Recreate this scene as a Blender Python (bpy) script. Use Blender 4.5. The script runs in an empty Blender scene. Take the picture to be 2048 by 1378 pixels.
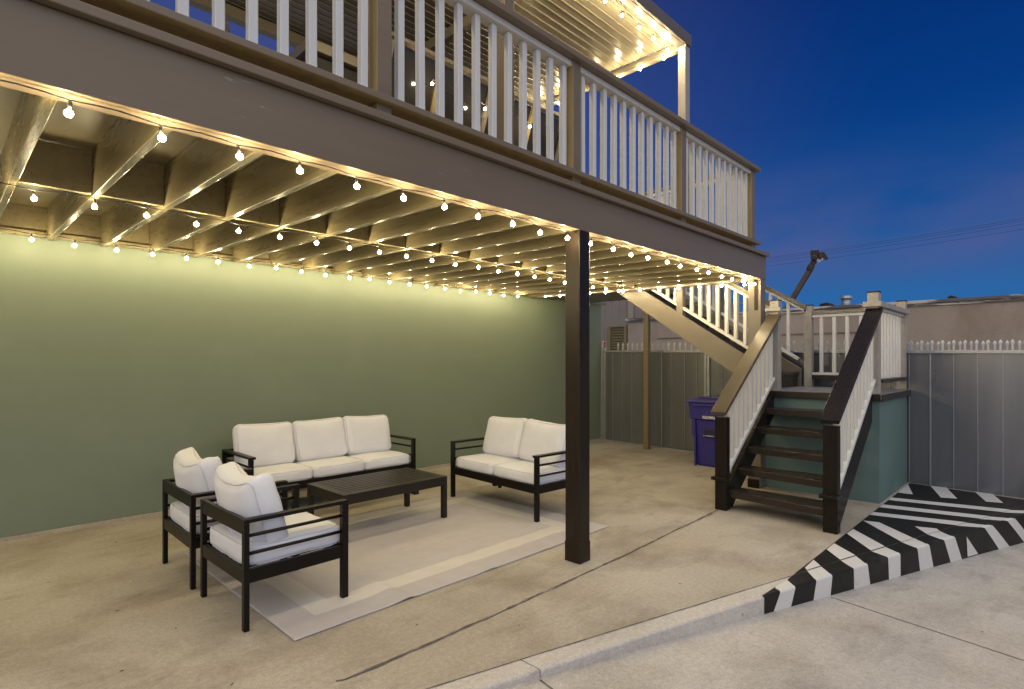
import bpy, bmesh, math, random
from mathutils import Vector, Matrix, noise
random.seed(7)
D = bpy.data
scene = bpy.context.scene
col = scene.collection
rad = math.radians

# ------------------------------------------------------------------ camera
HC = 1.5
FPX = 1123.785
YAW = math.atan2(0.70013, 0.71402)
cam = D.cameras.new("camera")
cam.sensor_width = 36.0
cam.lens = FPX * 36.0 / 2048.0
cam.shift_y = 33.0 / 2048.0
cam.clip_start = 0.05
cam.clip_end = 500
co = D.objects.new("camera", cam)
col.objects.link(co)
co.location = (0, 0, HC)
co.rotation_euler = (rad(90), 0, YAW - rad(90))
scene.camera = co

# ------------------------------------------------------------------ dusk sky
SUN_EL, SUN_ROT = 58.0, 232.0
w = D.worlds.new("World")
scene.world = w
w.use_nodes = True
nt = w.node_tree
nt.nodes.clear()
N = nt.nodes.new
L = nt.links.new
out = N('ShaderNodeOutputWorld'); bg = N('ShaderNodeBackground'); L(bg.outputs[0], out.inputs[0])
tc = N('ShaderNodeTexCoord'); sep = N('ShaderNodeSeparateXYZ'); L(tc.outputs['Generated'], sep.inputs[0])
ramp = N('ShaderNodeValToRGB'); L(sep.outputs['Z'], ramp.inputs[0])
cr = ramp.color_ramp
cr.elements[0].position = 0.0; cr.elements[0].color = (0.034, 0.145, 0.375, 1)
cr.elements[1].position = 1.0; cr.elements[1].color = (0.010, 0.030, 0.15, 1)
for p, c in ((0.10, (0.023, 0.130, 0.365, 1)), (0.22, (0.008, 0.078, 0.290, 1)), (0.36, (0.002, 0.043, 0.220, 1)), (0.55, (0.001, 0.022, 0.150, 1))):
    e = cr.elements.new(p); e.color = c
# thin mauve cloud veil low in the sky, thinning out upwards
mp = N('ShaderNodeMapping'); mp.inputs['Scale'].default_value = (1.0, 1.0, 3.0); mp.inputs['Location'].default_value = (0.35, 0.1, 0.0); L(tc.outputs['Generated'], mp.inputs[0])
nz = N('ShaderNodeTexNoise'); nz.inputs['Scale'].default_value = 2.2; nz.inputs['Detail'].default_value = 5; nz.inputs['Distortion'].default_value = 0.4; L(mp.outputs[0], nz.inputs[0])
mr = N('ShaderNodeMapRange'); mr.inputs[1].default_value = 0.34; mr.inputs[2].default_value = 0.56; L(nz.outputs[0], mr.inputs[0])
lowb = N('ShaderNodeMapRange'); lowb.interpolation_type = 'SMOOTHSTEP'; lowb.inputs[1].default_value = 0.09; lowb.inputs[2].default_value = 0.18; L(sep.outputs['Z'], lowb.inputs[0])
topb = N('ShaderNodeMapRange'); topb.interpolation_type = 'SMOOTHSTEP'; topb.inputs[1].default_value = 0.34; topb.inputs[2].default_value = 0.17; L(sep.outputs['Z'], topb.inputs[0])
sidb = N('ShaderNodeMapRange'); sidb.interpolation_type = 'SMOOTHSTEP'; sidb.inputs[1].default_value = -0.25; sidb.inputs[2].default_value = 0.45; sidb.inputs[3].default_value = 0.6; L(sep.outputs['Y'], sidb.inputs[0])
def mul(a_, b_):
    x_ = N('ShaderNodeMath'); x_.operation = 'MULTIPLY'; x_.use_clamp = True; L(a_, x_.inputs[0])
    if isinstance(b_, float): x_.inputs[1].default_value = b_
    else: L(b_, x_.inputs[1])
    return x_.outputs[0]
m3 = mul(mul(mul(lowb.outputs[0], topb.outputs[0]), mul(mr.outputs[0], sidb.outputs[0])), 0.85)
# faint general purple cast towards the lit deck
cast = N('ShaderNodeMapRange'); cast.interpolation_type = 'SMOOTHSTEP'; cast.inputs[1].default_value = 0.15; cast.inputs[2].default_value = 0.75; cast.inputs[4].default_value = 0.45; L(sep.outputs['Y'], cast.inputs[0])
mx_ = N('ShaderNodeMath'); mx_.operation = 'MAXIMUM'; L(m3, mx_.inputs[0]); L(mul(cast.outputs[0], lowb.outputs[0]), mx_.inputs[1])
mix = N('ShaderNodeMix'); mix.data_type = 'RGBA'; L(mx_.outputs[0], mix.inputs['Factor']); L(ramp.outputs[0], mix.inputs['A']); mix.inputs['B'].default_value = (0.090, 0.105, 0.275, 1)
L(mix.outputs['Result'], bg.inputs[0]); bg.inputs[1].default_value = 1.0
SKY_BG = bg

# after-glow: the one sun lamp, very soft, from behind the camera
sl = D.lights.new("sun", 'SUN'); sl.energy = 2.45; sl.angle = rad(110); sl.color = (1.0, 0.96, 0.89)
so = D.objects.new("sun", sl); col.objects.link(so)
so.rotation_euler = (rad(90 - 52), 0, rad(-38))

vs = scene.view_settings
vs.view_transform = 'Standard'; vs.look = 'None'; vs.exposure = 0.0; vs.gamma = 1.0; vs.use_curve_mapping = False
scene.render.engine = 'CYCLES'
cy = scene.cycles
cy.use_denoising = True
cy.max_bounces = 7; cy.diffuse_bounces = 4; cy.glossy_bounces = 3; cy.transmission_bounces = 2
cy.sample_clamp_indirect = 4.0; cy.sample_clamp_direct = 0.0
cy.use_light_tree = True
cy.caustics_reflective = False; cy.caustics_refractive = False

# ------------------------------------------------------------------ materials
MATS = {}
def mat(name, base, rough=0.6, metal=0.0, var=0.12, scale=6.0, bump=0.0, bscale=40.0, stretch=(1, 1, 1), spec=0.5,
        spots=None, spot_scale=3.0, spot_range=(0.6, 0.75), rvar=0.0, emit=None, detail=6, streak=None):
    if name in MATS: return MATS[name]
    m = D.materials.new(name); m.use_nodes = True
    nt = m.node_tree; n = nt.nodes; l = nt.links
    b = n['Principled BSDF']
    b.inputs['Roughness'].default_value = rough; b.inputs['Metallic'].default_value = metal
    b.inputs['Specular IOR Level'].default_value = spec
    tc = n.new('ShaderNodeTexCoord'); mp = n.new('ShaderNodeMapping'); mp.inputs['Scale'].default_value = stretch
    l.new(tc.outputs['Object'], mp.inputs[0])
    nz = n.new('ShaderNodeTexNoise'); nz.inputs['Scale'].default_value = scale; nz.inputs['Detail'].default_value = detail
    nz.inputs['Roughness'].default_value = 0.6
    l.new(mp.outputs[0], nz.inputs[0])
    cr = n.new('ShaderNodeMapRange'); cr.inputs[1].default_value = 0.25; cr.inputs[2].default_value = 0.75
    cr.inputs[3].default_value = 1 - var; cr.inputs[4].default_value = 1 + var
    l.new(nz.outputs[0], cr.inputs[0])
    vm = n.new('ShaderNodeVectorMath'); vm.operation = 'SCALE'; vm.inputs[0].default_value = base
    l.new(cr.outputs[0], vm.inputs['Scale'])
    last = vm.outputs[0]
    if spots:
        n2 = n.new('ShaderNodeTexNoise'); n2.inputs['Scale'].default_value = spot_scale; n2.inputs['Detail'].default_value = 8
        n2.inputs['Roughness'].default_value = 0.65
        m2 = n.new('ShaderNodeMapping'); m2.inputs['Scale'].default_value = stretch if streak is None else streak; m2.inputs['Location'].default_value = (3.1, 7.7, 1.3)
        l.new(tc.outputs['Object'], m2.inputs[0]); l.new(m2.outputs[0], n2.inputs[0])
        r2 = n.new('ShaderNodeMapRange'); r2.inputs[1].default_value = spot_range[0]; r2.inputs[2].default_value = spot_range[1]
        l.new(n2.outputs[0], r2.inputs[0])
        mx = n.new('ShaderNodeMix'); mx.data_type = 'RGBA'
        l.new(r2.outputs[0], mx.inputs['Factor']); l.new(last, mx.inputs['A']); mx.inputs['B'].default_value = (*spots, 1)
        last = mx.outputs['Result']
    l.new(last, b.inputs['Base Color'])
    if rvar:
        r3 = n.new('ShaderNodeMapRange'); r3.inputs[3].default_value = max(0.02, rough - rvar); r3.inputs[4].default_value = rough + rvar
        l.new(nz.outputs[0], r3.inputs[0]); l.new(r3.outputs[0], b.inputs['Roughness'])
    if bump:
        n4 = n.new('ShaderNodeTexNoise'); n4.inputs['Scale'].default_value = bscale; n4.inputs['Detail'].default_value = 4
        l.new(mp.outputs[0], n4.inputs[0])
        bp = n.new('ShaderNodeBump'); bp.inputs['Strength'].default_value = 1.0; bp.inputs['Distance'].default_value = bump
        l.new(n4.outputs[0], bp.inputs['Height']); l.new(bp.outputs[0], b.inputs['Normal'])
    if emit:
        b.inputs['Emission Color'].default_value = (*emit[0], 1); b.inputs['Emission Strength'].default_value = emit[1]
    MATS[name] = m
    return m

TAUPE = (0.186, 0.142, 0.095)
M_deck = mat('taupe_gloss_paint', TAUPE, 0.34, var=0.06, scale=2, bump=0.0007, bscale=7, stretch=(0.6, 5, 5), rvar=0.10,
             spots=(0.30, 0.27, 0.24), spot_scale=6, spot_range=(0.675, 0.70), spec=0.35)
M_joist = mat('taupe_gloss_joist_paint', (0.195, 0.164, 0.092), 0.29, var=0.05, scale=3, bump=0.0004, bscale=10, stretch=(8, 0.7, 8), rvar=0.12)
M_soffit = mat('taupe_painted_plywood', (0.195, 0.165, 0.094), 0.42, var=0.15, scale=2.2, bump=0.001, bscale=30, stretch=(1, 0.3, 1), rvar=0.12)
M_dark = mat('espresso_gloss_paint', (0.013, 0.009, 0.007), 0.30, var=0.25, scale=5, bump=0.0010, bscale=14, stretch=(6, 6, 0.8), rvar=0.10, spec=0.2)
M_stair = mat('espresso_stair_paint', (0.028, 0.021, 0.016), 0.30, var=0.25, scale=5, bump=0.0012, bscale=20, stretch=(5, 0.9, 5), rvar=0.12, spec=0.35)
M_string = mat('taupe_stringer_paint', (0.16, 0.135, 0.105), 0.38, var=0.10, scale=3, bump=0.001, bscale=10, rvar=0.08)
M_white = mat('white_baluster_paint', (0.62, 0.61, 0.58), 0.45, var=0.04, scale=7, bump=0.0006, bscale=16, stretch=(3, 3, 0.7),
              spots=(0.46, 0.43, 0.38), spot_scale=7, spot_range=(0.66, 0.78))
M_wall = mat('sage_wall_paint', (0.165, 0.205, 0.150), 0.55, var=0.035, scale=1.3, bump=0.0008, bscale=60,
             spots=(0.185, 0.222, 0.165), spot_scale=1.1, spot_range=(0.5, 0.75))
M_box = mat('teal_block_paint', (0.108, 0.172, 0.163), 0.6, var=0.06, scale=1.6, bump=0.0012, bscale=70,
            spots=(0.17, 0.18, 0.12), spot_scale=1.6, spot_range=(0.60, 0.80))
M_frame = mat('espresso_powder_coated_metal', (0.0065, 0.0045, 0.0035), 0.36, var=0.12, scale=40, bump=0.0002, bscale=400, rvar=0.04, spec=0.22)
M_table = mat('espresso_table_metal', (0.016, 0.0125, 0.009), 0.36, var=0.12, scale=40, rvar=0.04, spec=0.35)
M_fabric = mat('off_white_woven_fabric', (0.69, 0.70, 0.745), 0.9, var=0.045, scale=5, bump=0.0010, bscale=170, spec=0.15)
M_pipe = mat('off_white_piping', (0.585, 0.585, 0.60), 0.9, var=0.04, spec=0.1)
M_bolt = mat('bright_bolt_metal', (0.8, 0.8, 0.8), 0.2, metal=1.0)
M_steel = mat('galvanised_fence_rail', (0.42, 0.43, 0.44), 0.36, metal=0.6, var=0.10, scale=14, rvar=0.1)
M_spear = mat('pale_painted_spear', (0.55, 0.56, 0.58), 0.35, var=0.08, metal=0.1)
M_panel = mat('grey_corrugated_sheet', (0.218, 0.220, 0.234), 0.30, metal=0.60, var=0.12, scale=1.3, rvar=0.08, bump=0.003, bscale=2.2, stretch=(3, 3, 0.25),
              spots=(0.15, 0.15, 0.16), spot_scale=1.4, spot_range=(0.5, 0.75), streak=(0.6, 1, 0.15))
M_stucco = mat('weathered_beige_stucco', (0.355, 0.295, 0.235), 0.9, var=0.10, scale=1.4, bump=0.006, bscale=24, spec=0.2,
               spots=(0.27, 0.205, 0.15), spot_scale=1.2, spot_range=(0.52, 0.72), streak=(1, 1, 0.45))
M_flash = mat('weathered_roof_flashing', (0.11, 0.10, 0.095), 0.6, var=0.3, scale=3, spots=(0.52, 0.48, 0.42), spot_scale=2.4, spot_range=(0.50, 0.55), streak=(0.5, 0.55, 5))
M_siding = mat('grey_ribbed_siding', (0.25, 0.215, 0.175), 0.6, var=0.08, scale=3)
M_brownwood = mat('ochre_trim_paint', (0.22, 0.17, 0.08), 0.55, var=0.1)
M_louver = mat('ochre_louver_paint', (0.17, 0.13, 0.05), 0.6, var=0.12)
M_black = mat('black_roofing_felt', (0.012, 0.011, 0.011), 0.7, var=0.2)
M_pvc = mat('pale_metal_flue', (0.35, 0.37, 0.40), 0.4, metal=0.5)
M_bin = mat('purple_bin_plastic', (0.028, 0.023, 0.200), 0.42, var=0.12, scale=4, bump=0.0008, bscale=120, spots=(0.10, 0.09, 0.26), spot_scale=9, spot_range=(0.62, 0.72))
M_binlid = mat('faded_purple_lid_plastic', (0.080, 0.066, 0.255), 0.45, var=0.12, scale=5)
M_binink = mat('white_stamped_letters', (0.75, 0.75, 0.78), 0.6, var=0.05)
M_rugA = mat('greige_rug_weave', (0.475, 0.445, 0.435), 0.95, var=0.06, scale=9, bump=0.0014, bscale=210, spec=0.1)
M_rugB = mat('cream_rug_weave', (0.58, 0.55, 0.50), 0.95, var=0.05, scale=9, bump=0.0014, bscale=210, spec=0.1)
M_rugC = mat('pale_grey_rug_weave', (0.455, 0.425, 0.42), 0.95, var=0.05, scale=9, bump=0.0014, bscale=210, spec=0.1)
M_cover = mat('cream_metal_ceiling', (0.235, 0.205, 0.15), 0.24, metal=0.1, var=0.05, scale=2, rvar=0.05)
M_coverbeam = mat('brown_metal_beam', (0.15, 0.125, 0.105), 0.35, var=0.08)
M_glass = mat('dark_tinted_glazing', (0.016, 0.013, 0.009), 0.08, var=0.1, spec=0.8)
M_cable = mat('black_cable', (0.02, 0.02, 0.018), 0.5)
M_wire = mat('power_wire', (0.03, 0.04, 0.09), 0.8, spec=0.1)
M_boom = mat('rusty_brown_steel', (0.11, 0.075, 0.055), 0.6, var=0.3, scale=5)
M_boomhead = mat('dark_rust_machinery', (0.055, 0.032, 0.022), 0.6, var=0.4, scale=8)
M_sign = mat('white_notice_sheet', (0.62, 0.56, 0.54), 0.5)
M_signred = mat('faded_red_notice_ink', (0.30, 0.08, 0.07), 0.5)
M_black_mark = mat('black_pavement_paint', (0.009, 0.0085, 0.008), 0.50, var=0.35, scale=5, bump=0.002, bscale=60,
                   spots=(0.05, 0.045, 0.04), spot_scale=3.2, spot_range=(0.58, 0.80), rvar=0.12, spec=0.3)
M_white_mark = mat('white_pavement_paint', (0.60, 0.585, 0.56), 0.6, var=0.06, scale=4, bump=0.002, bscale=60,
                   spots=(0.40, 0.37, 0.34), spot_scale=6, spot_range=(0.62, 0.78))
M_fleck = mat('dark_leaf_scrap', (0.05, 0.035, 0.02), 0.8)

def bulb_material():
    m = D.materials.new('lit_bulb_glass'); m.use_nodes = True
    b = m.node_tree.nodes['Principled BSDF']
    b.inputs['Base Color'].default_value = (0.9, 0.8, 0.6, 1); b.inputs['Roughness'].default_value = 0.1
    b.inputs['Emission Color'].default_value = (1.0, 0.81, 0.47, 1); b.inputs['Emission Strength'].default_value = BULB_E
    m.cycles.emission_sampling = 'FRONT'
    return m
BULB_E = 580.0
M_bulb = bulb_material()

def concrete(name, base, warm, stain, grain=0.0015, seed=0.0, cracks=True):
    m = D.materials.new(name); m.use_nodes = True
    nt = m.node_tree; n = nt.nodes; l = nt.links; b = n['Principled BSDF']
    tc = n.new('ShaderNodeTexCoord')
    def mapn(sc, loc):
        mp = n.new('ShaderNodeMapping'); mp.inputs['Scale'].default_value = sc; mp.inputs['Location'].default_value = loc
        l.new(tc.outputs['Object'], mp.inputs[0]); return mp.outputs[0]
    def noisen(v, s, d=8, r=0.6, dist=0.0):
        x = n.new('ShaderNodeTexNoise'); x.inputs['Scale'].default_value = s; x.inputs['Detail'].default_value = d
        x.inputs['Roughness'].default_value = r; x.inputs['Distortion'].default_value = dist; l.new(v, x.inputs[0]); return x.outputs[0]
    def rng(v, a, b_, c=0, d=1):
        x = n.new('ShaderNodeMapRange'); x.inputs[1].default_value = a; x.inputs[2].default_value = b_
        x.inputs[3].default_value = c; x.inputs[4].default_value = d; l.new(v, x.inputs[0]); return x.outputs[0]
    def mixc(f, a, bb):
        x = n.new('ShaderNodeMix'); x.data_type = 'RGBA'; l.new(f, x.inputs['Factor'])
        if isinstance(a, tuple): x.inputs['A'].default_value = (*a, 1)
        else: l.new(a, x.inputs['A'])
        if isinstance(bb, tuple): x.inputs['B'].default_value = (*bb, 1)
        else: l.new(bb, x.inputs['B'])
        return x.outputs['Result']
    v = mapn((1, 1, 1), (seed, seed * 2, 0))
    big = rng(noisen(v, 0.8, 5, 0.55, 0.2), 0.32, 0.68)
    c = mixc(big, base, warm)
    mid = rng(noisen(v, 1.5, 7, 0.62, 0.25), 0.46, 0.72, 0, 0.85)
    c = mixc(mid, c, stain)
    c = mixc(rng(noisen(mapn((1.0, 3.0, 1), (seed + 4, 1, 0)), 1.2, 6, 0.66, 0.3), 0.54, 0.78, 0, 0.60), c, tuple(x * 0.62 for x in stain))
    fine = rng(noisen(v, 38, 7, 0.8), 0.3, 0.7, 0.78, 1.20)
    sc = n.new('ShaderNodeVectorMath'); sc.operation = 'SCALE'; l.new(c, sc.inputs[0])
    f2_ = n.new('ShaderNodeMath'); f2_.operation = 'MULTIPLY'; l.new(fine, f2_.inputs[0]); l.new(rng(noisen(v, 130, 3, 0.8), 0.32, 0.68, 0.80, 1.18), f2_.inputs[1]); l.new(f2_.outputs[0], sc.inputs['Scale'])
    vo = n.new('ShaderNodeTexVoronoi'); vo.inputs['Scale'].default_value = 3.1; l.new(v, vo.inputs[0])
    spot = rng(vo.outputs['Distance'], 0.018, 0.045, 1, 0)
    gate = rng(noisen(v, 1.7), 0.50, 0.54)
    mm = n.new('ShaderNodeMath'); mm.operation = 'MULTIPLY'; l.new(spot, mm.inputs[0]); l.new(gate, mm.inputs[1])
    c2 = mixc(mm.outputs[0], sc.outputs[0], tuple(x * 0.25 for x in stain))
    vo2 = n.new('ShaderNodeTexVoronoi'); vo2.inputs['Scale'].default_value = 2.3
    l.new(mapn((1, 1, 1), (seed + 9, 3, 0)), vo2.inputs[0])
    n5 = noisen(v, 22, 3)
    spot2 = rng(vo2.outputs['Distance'], 0.03, 0.07, 1, 0)
    g5 = rng(n5, 0.56, 0.62)
    mm2 = n.new('ShaderNodeMath'); mm2.operation = 'MULTIPLY'; l.new(spot2, mm2.inputs[0]); l.new(g5, mm2.inputs[1])
    c3 = mixc(mm2.outputs[0], c2, (0.62, 0.58, 0.52))
    l.new(c3, b.inputs['Base Color'])
    l.new(rng(noisen(v, 4), 0.3, 0.7, 0.60, 0.85), b.inputs['Roughness'])
    b.inputs['Specular IOR Level'].default_value = 0.35
    bp = n.new('ShaderNodeBump'); bp.inputs['Distance'].default_value = grain; l.new(noisen(v, 90, 5, 0.7), bp.inputs['Height'])
    l.new(bp.outputs[0], b.inputs['Normal'])
    return m
M_patio = concrete('patio_concrete', (0.355, 0.312, 0.245), (0.46, 0.42, 0.355), (0.245, 0.203, 0.152), seed=1.0)
M_drive = concrete('driveway_concrete', (0.44, 0.41, 0.37), (0.50, 0.47, 0.42), (0.34, 0.305, 0.26), seed=5.0)
M_kerb = concrete('kerb_concrete', (0.49, 0.455, 0.41), (0.54, 0.50, 0.45), (0.40, 0.37, 0.33), seed=8.0)
M_joint = mat('dirty_joint_filler', (0.10, 0.085, 0.075), 0.9, var=0.5, scale=30, bump=0.006, bscale=60)

# ------------------------------------------------------------------ helpers
def link(o, parent=None):
    col.objects.link(o)
    if parent is not None: o.parent = parent
    return o
def tag(o, label=None, cat=None, group=None, kind=None):
    if label: o['label'] = label
    if cat: o['category'] = cat
    if group: o['group'] = group
    if kind: o['kind'] = kind
    return o
def empty(name, loc=(0, 0, 0), rz=0.0):
    o = D.objects.new(name, None); o.location = loc; o.rotation_euler = (0, 0, rz); o.empty_display_size = 0.2
    return link(o)
def obj(name, bm, m, parent=None, bevel=0.0, smooth=False, seg=2):
    bmesh.ops.recalc_face_normals(bm, faces=bm.faces)
    me = D.meshes.new(name); bm.to_mesh(me); bm.free()
    for mm in (m if isinstance(m, (list, tuple)) else [m]): me.materials.append(mm)
    if smooth:
        for p in me.polygons: p.use_smooth = True
    o = D.objects.new(name, me); link(o, parent)
    if bevel:
        b = o.modifiers.new('b', 'BEVEL'); b.width = bevel; b.segments = seg; b.limit_method = 'ANGLE'; b.angle_limit = rad(40)
        b.harden_normals = False
    return o
def BM(): return bmesh.new()
def box(bm, x0, x1, y0, y1, z0, z1, mi=0):
    v = [bm.verts.new((x, y, z)) for x in (x0, x1) for y in (y0, y1) for z in (z0, z1)]
    fs = []
    for f in ((0, 1, 3, 2), (4, 6, 7, 5), (0, 4, 5, 1), (2, 3, 7, 6), (0, 2, 6, 4), (1, 5, 7, 3)):
        q = bm.faces.new([v[i] for i in f]); q.material_index = mi; fs.append(q)
    return v
def prism(bm, pts, a, b, axis='Z', mi=0):
    """pts: outline in the two other axes; extruded from a to b along axis."""
    def P(p, t):
        if axis == 'Z': return (p[0], p[1], t)
        if axis == 'Y': return (p[0], t, p[1])
        return (t, p[0], p[1])
    lo = [bm.verts.new(P(p, a)) for p in pts]; hi = [bm.verts.new(P(p, b)) for p in pts]
    k = len(pts)
    f = [bm.faces.new(lo), bm.faces.new(hi[::-1])]
    for i in range(k): f.append(bm.faces.new((lo[i], lo[(i + 1) % k], hi[(i + 1) % k], hi[i])))
    for q in f: q.material_index = mi
    return f
def beam(bm, p0, p1, wx, wz, up=(0, 0, 1), mi=0, off=(0, 0)):
    """rectangular bar from p0 to p1; wx across, wz along the up direction (perpendicular part)"""
    p0 = Vector(p0); p1 = Vector(p1); d = (p1 - p0).normalized(); up = Vector(up)
    s = d.cross(up).normalized(); u = s.cross(d).normalized()
    vs = []
    for p in (p0, p1):
        for a, b in ((-1, -1), (1, -1), (1, 1), (-1, 1)):
            vs.append(bm.verts.new(p + s * (a * wx / 2 + off[0]) + u * (b * wz / 2 + off[1])))
    for f in ((0, 1, 2, 3), (7, 6, 5, 4), (0, 4, 5, 1), (1, 5, 6, 2), (2, 6, 7, 3), (3, 7, 4, 0)):
        bm.faces.new([vs[i] for i in f]).material_index = mi
def tube(bm, pts, r, n=8, closed=False, cap=True, mi=0, radii=None):
    rings = []
    k = len(pts); P = [Vector(p) for p in pts]
    for i in range(k):
        if closed: d = P[(i + 1) % k] - P[i - 1]
        else: d = P[min(i + 1, k - 1)] - P[max(i - 1, 0)]
        d.normalize()
        a = Vector((0, 0, 1)) if abs(d.z) < 0.9 else Vector((1, 0, 0))
        s = d.cross(a).normalized(); u = s.cross(d)
        rr = radii[i] if radii else r
        rings.append([bm.verts.new(P[i] + s * math.cos(t) * rr + u * math.sin(t) * rr) for t in [2 * math.pi * j / n for j in range(n)]])
    for i in range(k if closed else k - 1):
        A = rings[i]; B = rings[(i + 1) % k]
        for j in range(n):
            f = bm.faces.new((A[j], A[(j + 1) % n], B[(j + 1) % n], B[j])); f.smooth = True; f.material_index = mi
    if cap and not closed:
        bm.faces.new(rings[0][::-1]); bm.faces.new(rings[-1])
def sphere(bm, c, r, sub=2):
    bmesh.ops.create_icosphere(bm, subdivisions=sub, radius=r, matrix=Matrix.Translation(c))
def copy_tree(o, parent=None):
    c = o.copy(); col.objects.link(c)
    if parent is not None: c.parent = parent
    for ch in list(o.children): copy_tree(ch, c)
    return c

# ------------------------------------------------------------------ ground
def drive_z(x): return -0.043 * (max(x, 1.1) - 1.1)
def kin(x): return 2.50692 - 0.272014 * x - 0.0012198 * x * x
def kar(x): return 2.37493 - 0.269446 * x - 0.0018607 * x * x

# earth far beyond, one big sheet a little lower
bm = BM()
for x0, x1 in ((-60, 1.1), (1.1, 8.2), (8.2, 120)):
    za = -0.03 if x0 < 0 else drive_z(x0) - 0.03; zb = drive_z(x1) - 0.03 if x1 < 100 else -0.34
    vv = [bm.verts.new(p) for p in ((x0, -60, za), (x1, -60, zb), (x1, 90, zb), (x0, 90, za))]
    bm.faces.new(vv)
tag(obj('ground', bm, M_drive), kind='structure')
# driveway sheet, tilted down away from the camera's left
bm = BM()
xs = [-6, -2, 0, 1.1, 2, 3, 4, 5, 6, 7, 8, 8.6]
prev = None
for x in xs:
    a = bm.verts.new((x, -12, drive_z(x))); b = bm.verts.new((x, kar(x) + 0.02, drive_z(x)))
    if prev: bm.faces.new((prev[0], a, b, prev[1]))
    prev = (a, b)
tag(obj('driveway', bm, M_drive), kind='structure')
# driveway joints: thin dark tooled grooves
bm = BM()
def groove(bm, pts, wdt, z0=None, h=0.003, jag=0.0):
    P = [Vector((p[0], p[1])) for p in pts]
    k = 0
    prev = None
    for i in range(len(P) - 1):
        d = (P[i + 1] - P[i]); n_ = max(1, int(d.length / 0.04)); dn = Vector((-d.y, d.x)).normalized()
        for j in range(n_ + (1 if i == len(P) - 2 else 0)):
            p = P[i] + d * j / n_
            o_ = (noise.noise(Vector((p.x * 3, p.y * 3, 5))) * jag); ww = wdt * (1 + (random.random() - .5) * (1.2 if jag else 0.2))
            z = (drive_z(p.x) if z0 is None else z0) + h
            a = bm.verts.new((p.x + dn.x * (ww / 2 + o_), p.y + dn.y * (ww / 2 + o_), z)); b = bm.verts.new((p.x - dn.x * (ww / 2 - o_), p.y - dn.y * (ww / 2 - o_), z))
            if prev: bm.faces.new((prev[0], a, b, prev[1]))
            prev = (a, b)
groove(bm, [(2.03, 1.80), (1.80, 0.6), (1.5, -1.0), (1.2, -3.0)], 0.008)
bm2 = BM(); groove(bm2, [(4.33, 1.15), (4.20, 0.5), (4.10, 0.0), (3.95, -1.6)], 0.007)
tag(obj('driveway_joint', bm, M_joint), kind='structure'); tag(obj('driveway_joint', bm2, M_joint), kind='structure')

# patio slab: thick sheet whose edge follows the kerb's inner line
bm = BM()
xs = [-6, -3, 0, 1.0] + [1.5 + 0.5 * i for i in range(15)]
lo = [(x, kin(x)) for x in xs]
outline = lo + [(8.9, 6.4), (-6, 6.4)]
prism(bm, outline, -0.25, 0.0)
tag(obj('patio', bm, M_patio), kind='structure')
bm = BM(); groove(bm, [(1.30, 2.43), (1.337, 2.411), (2.181, 2.397), (3.64, 2.414), (5.48, 2.475)], 0.016, z0=0.0, h=0.003, jag=0.012)
tag(obj('patio_joint', bm, M_joint), kind='structure')
# pale raised lip of sealant along the joint
bm = BM(); tube(bm, [(x, 2.400 + 0.012 * math.sin(x * 1.9) + 0.004 * math.sin(x * 13) + (0.05 * (x - 3.6) / 1.9 if x > 3.6 else 0) + .012, -0.004 + .003 * math.sin(x * 23)) for x in [1.32 + 0.06 * i for i in range(69)]], 0.0075, 6)
tag(obj('joint_sealant', bm, mat('grey_joint_sealant', (0.23, 0.20, 0.185), 0.85, var=0.4, scale=25, bump=0.003, bscale=90)), kind='structure')

# kerb with a rounded arris
def kerb_profile(x, v):
    """v 0..1 top from inner joint to arris, 1..2 face down to the drive; returns point"""
    yi, ya = kin(x), kar(x)
    r = 0.014
    zb = drive_z(x) - 0.01
    if v <= 1:
        t = v
        y = yi + (ya + r - yi) * t
        return Vector((x, y, 0.0))
    if v <= 1.2:
        a = (v - 1) / 0.2 * math.pi / 2
        return Vector((x, ya + r - r * math.sin(a), -r + r * math.cos(a)))
    t = (v - 1.2) / 0.8
    return Vector((x, ya, -r + (zb + r) * t))
VV = [0, 0.33, 0.66, 1.0, 1.04, 1.08, 1.12, 1.16, 1.2, 1.5, 1.75, 2.0]
def kerb_piece(x0, x1):
    bm = BM(); n_ = max(2, int((x1 - x0) / 0.1)); rows = []
    for i in range(n_ + 1):
        x = x0 + (x1 - x0) * i / n_
        rows.append([bm.verts.new(kerb_profile(x, v) - Vector((0, 0, 0.0015))) for v in VV])
    for i in range(n_):
        for j in range(len(VV) - 1):
            f = bm.faces.new((rows[i][j], rows[i + 1][j], rows[i + 1][j + 1], rows[i][j + 1])); f.smooth = j > 2 and j < 8
    bm.faces.new([rows[0][j] for j in range(len(VV))] + [bm.verts.new((x0, kin(x0), -0.3))])
    bm.faces.new([rows[-1][j] for j in range(len(VV))][::-1] + [bm.verts.new((x1, kin(x1), -0.3))])
    return bm
for a, b in ((1.12, 2.044), (2.052, 4.33), (4.336, 8.45)):
    tag(obj('kerb', kerb_piece(a, b), M_kerb), kind='structure')
bm = BM(); groove(bm, [(x, kin(x)) for x in [1.0 + 0.25 * i for i in range(30)]], 0.006, z0=0.0, h=0.0015, jag=0.006)
tag(obj('kerb_joint', bm, M_joint), kind='structure')

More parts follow.
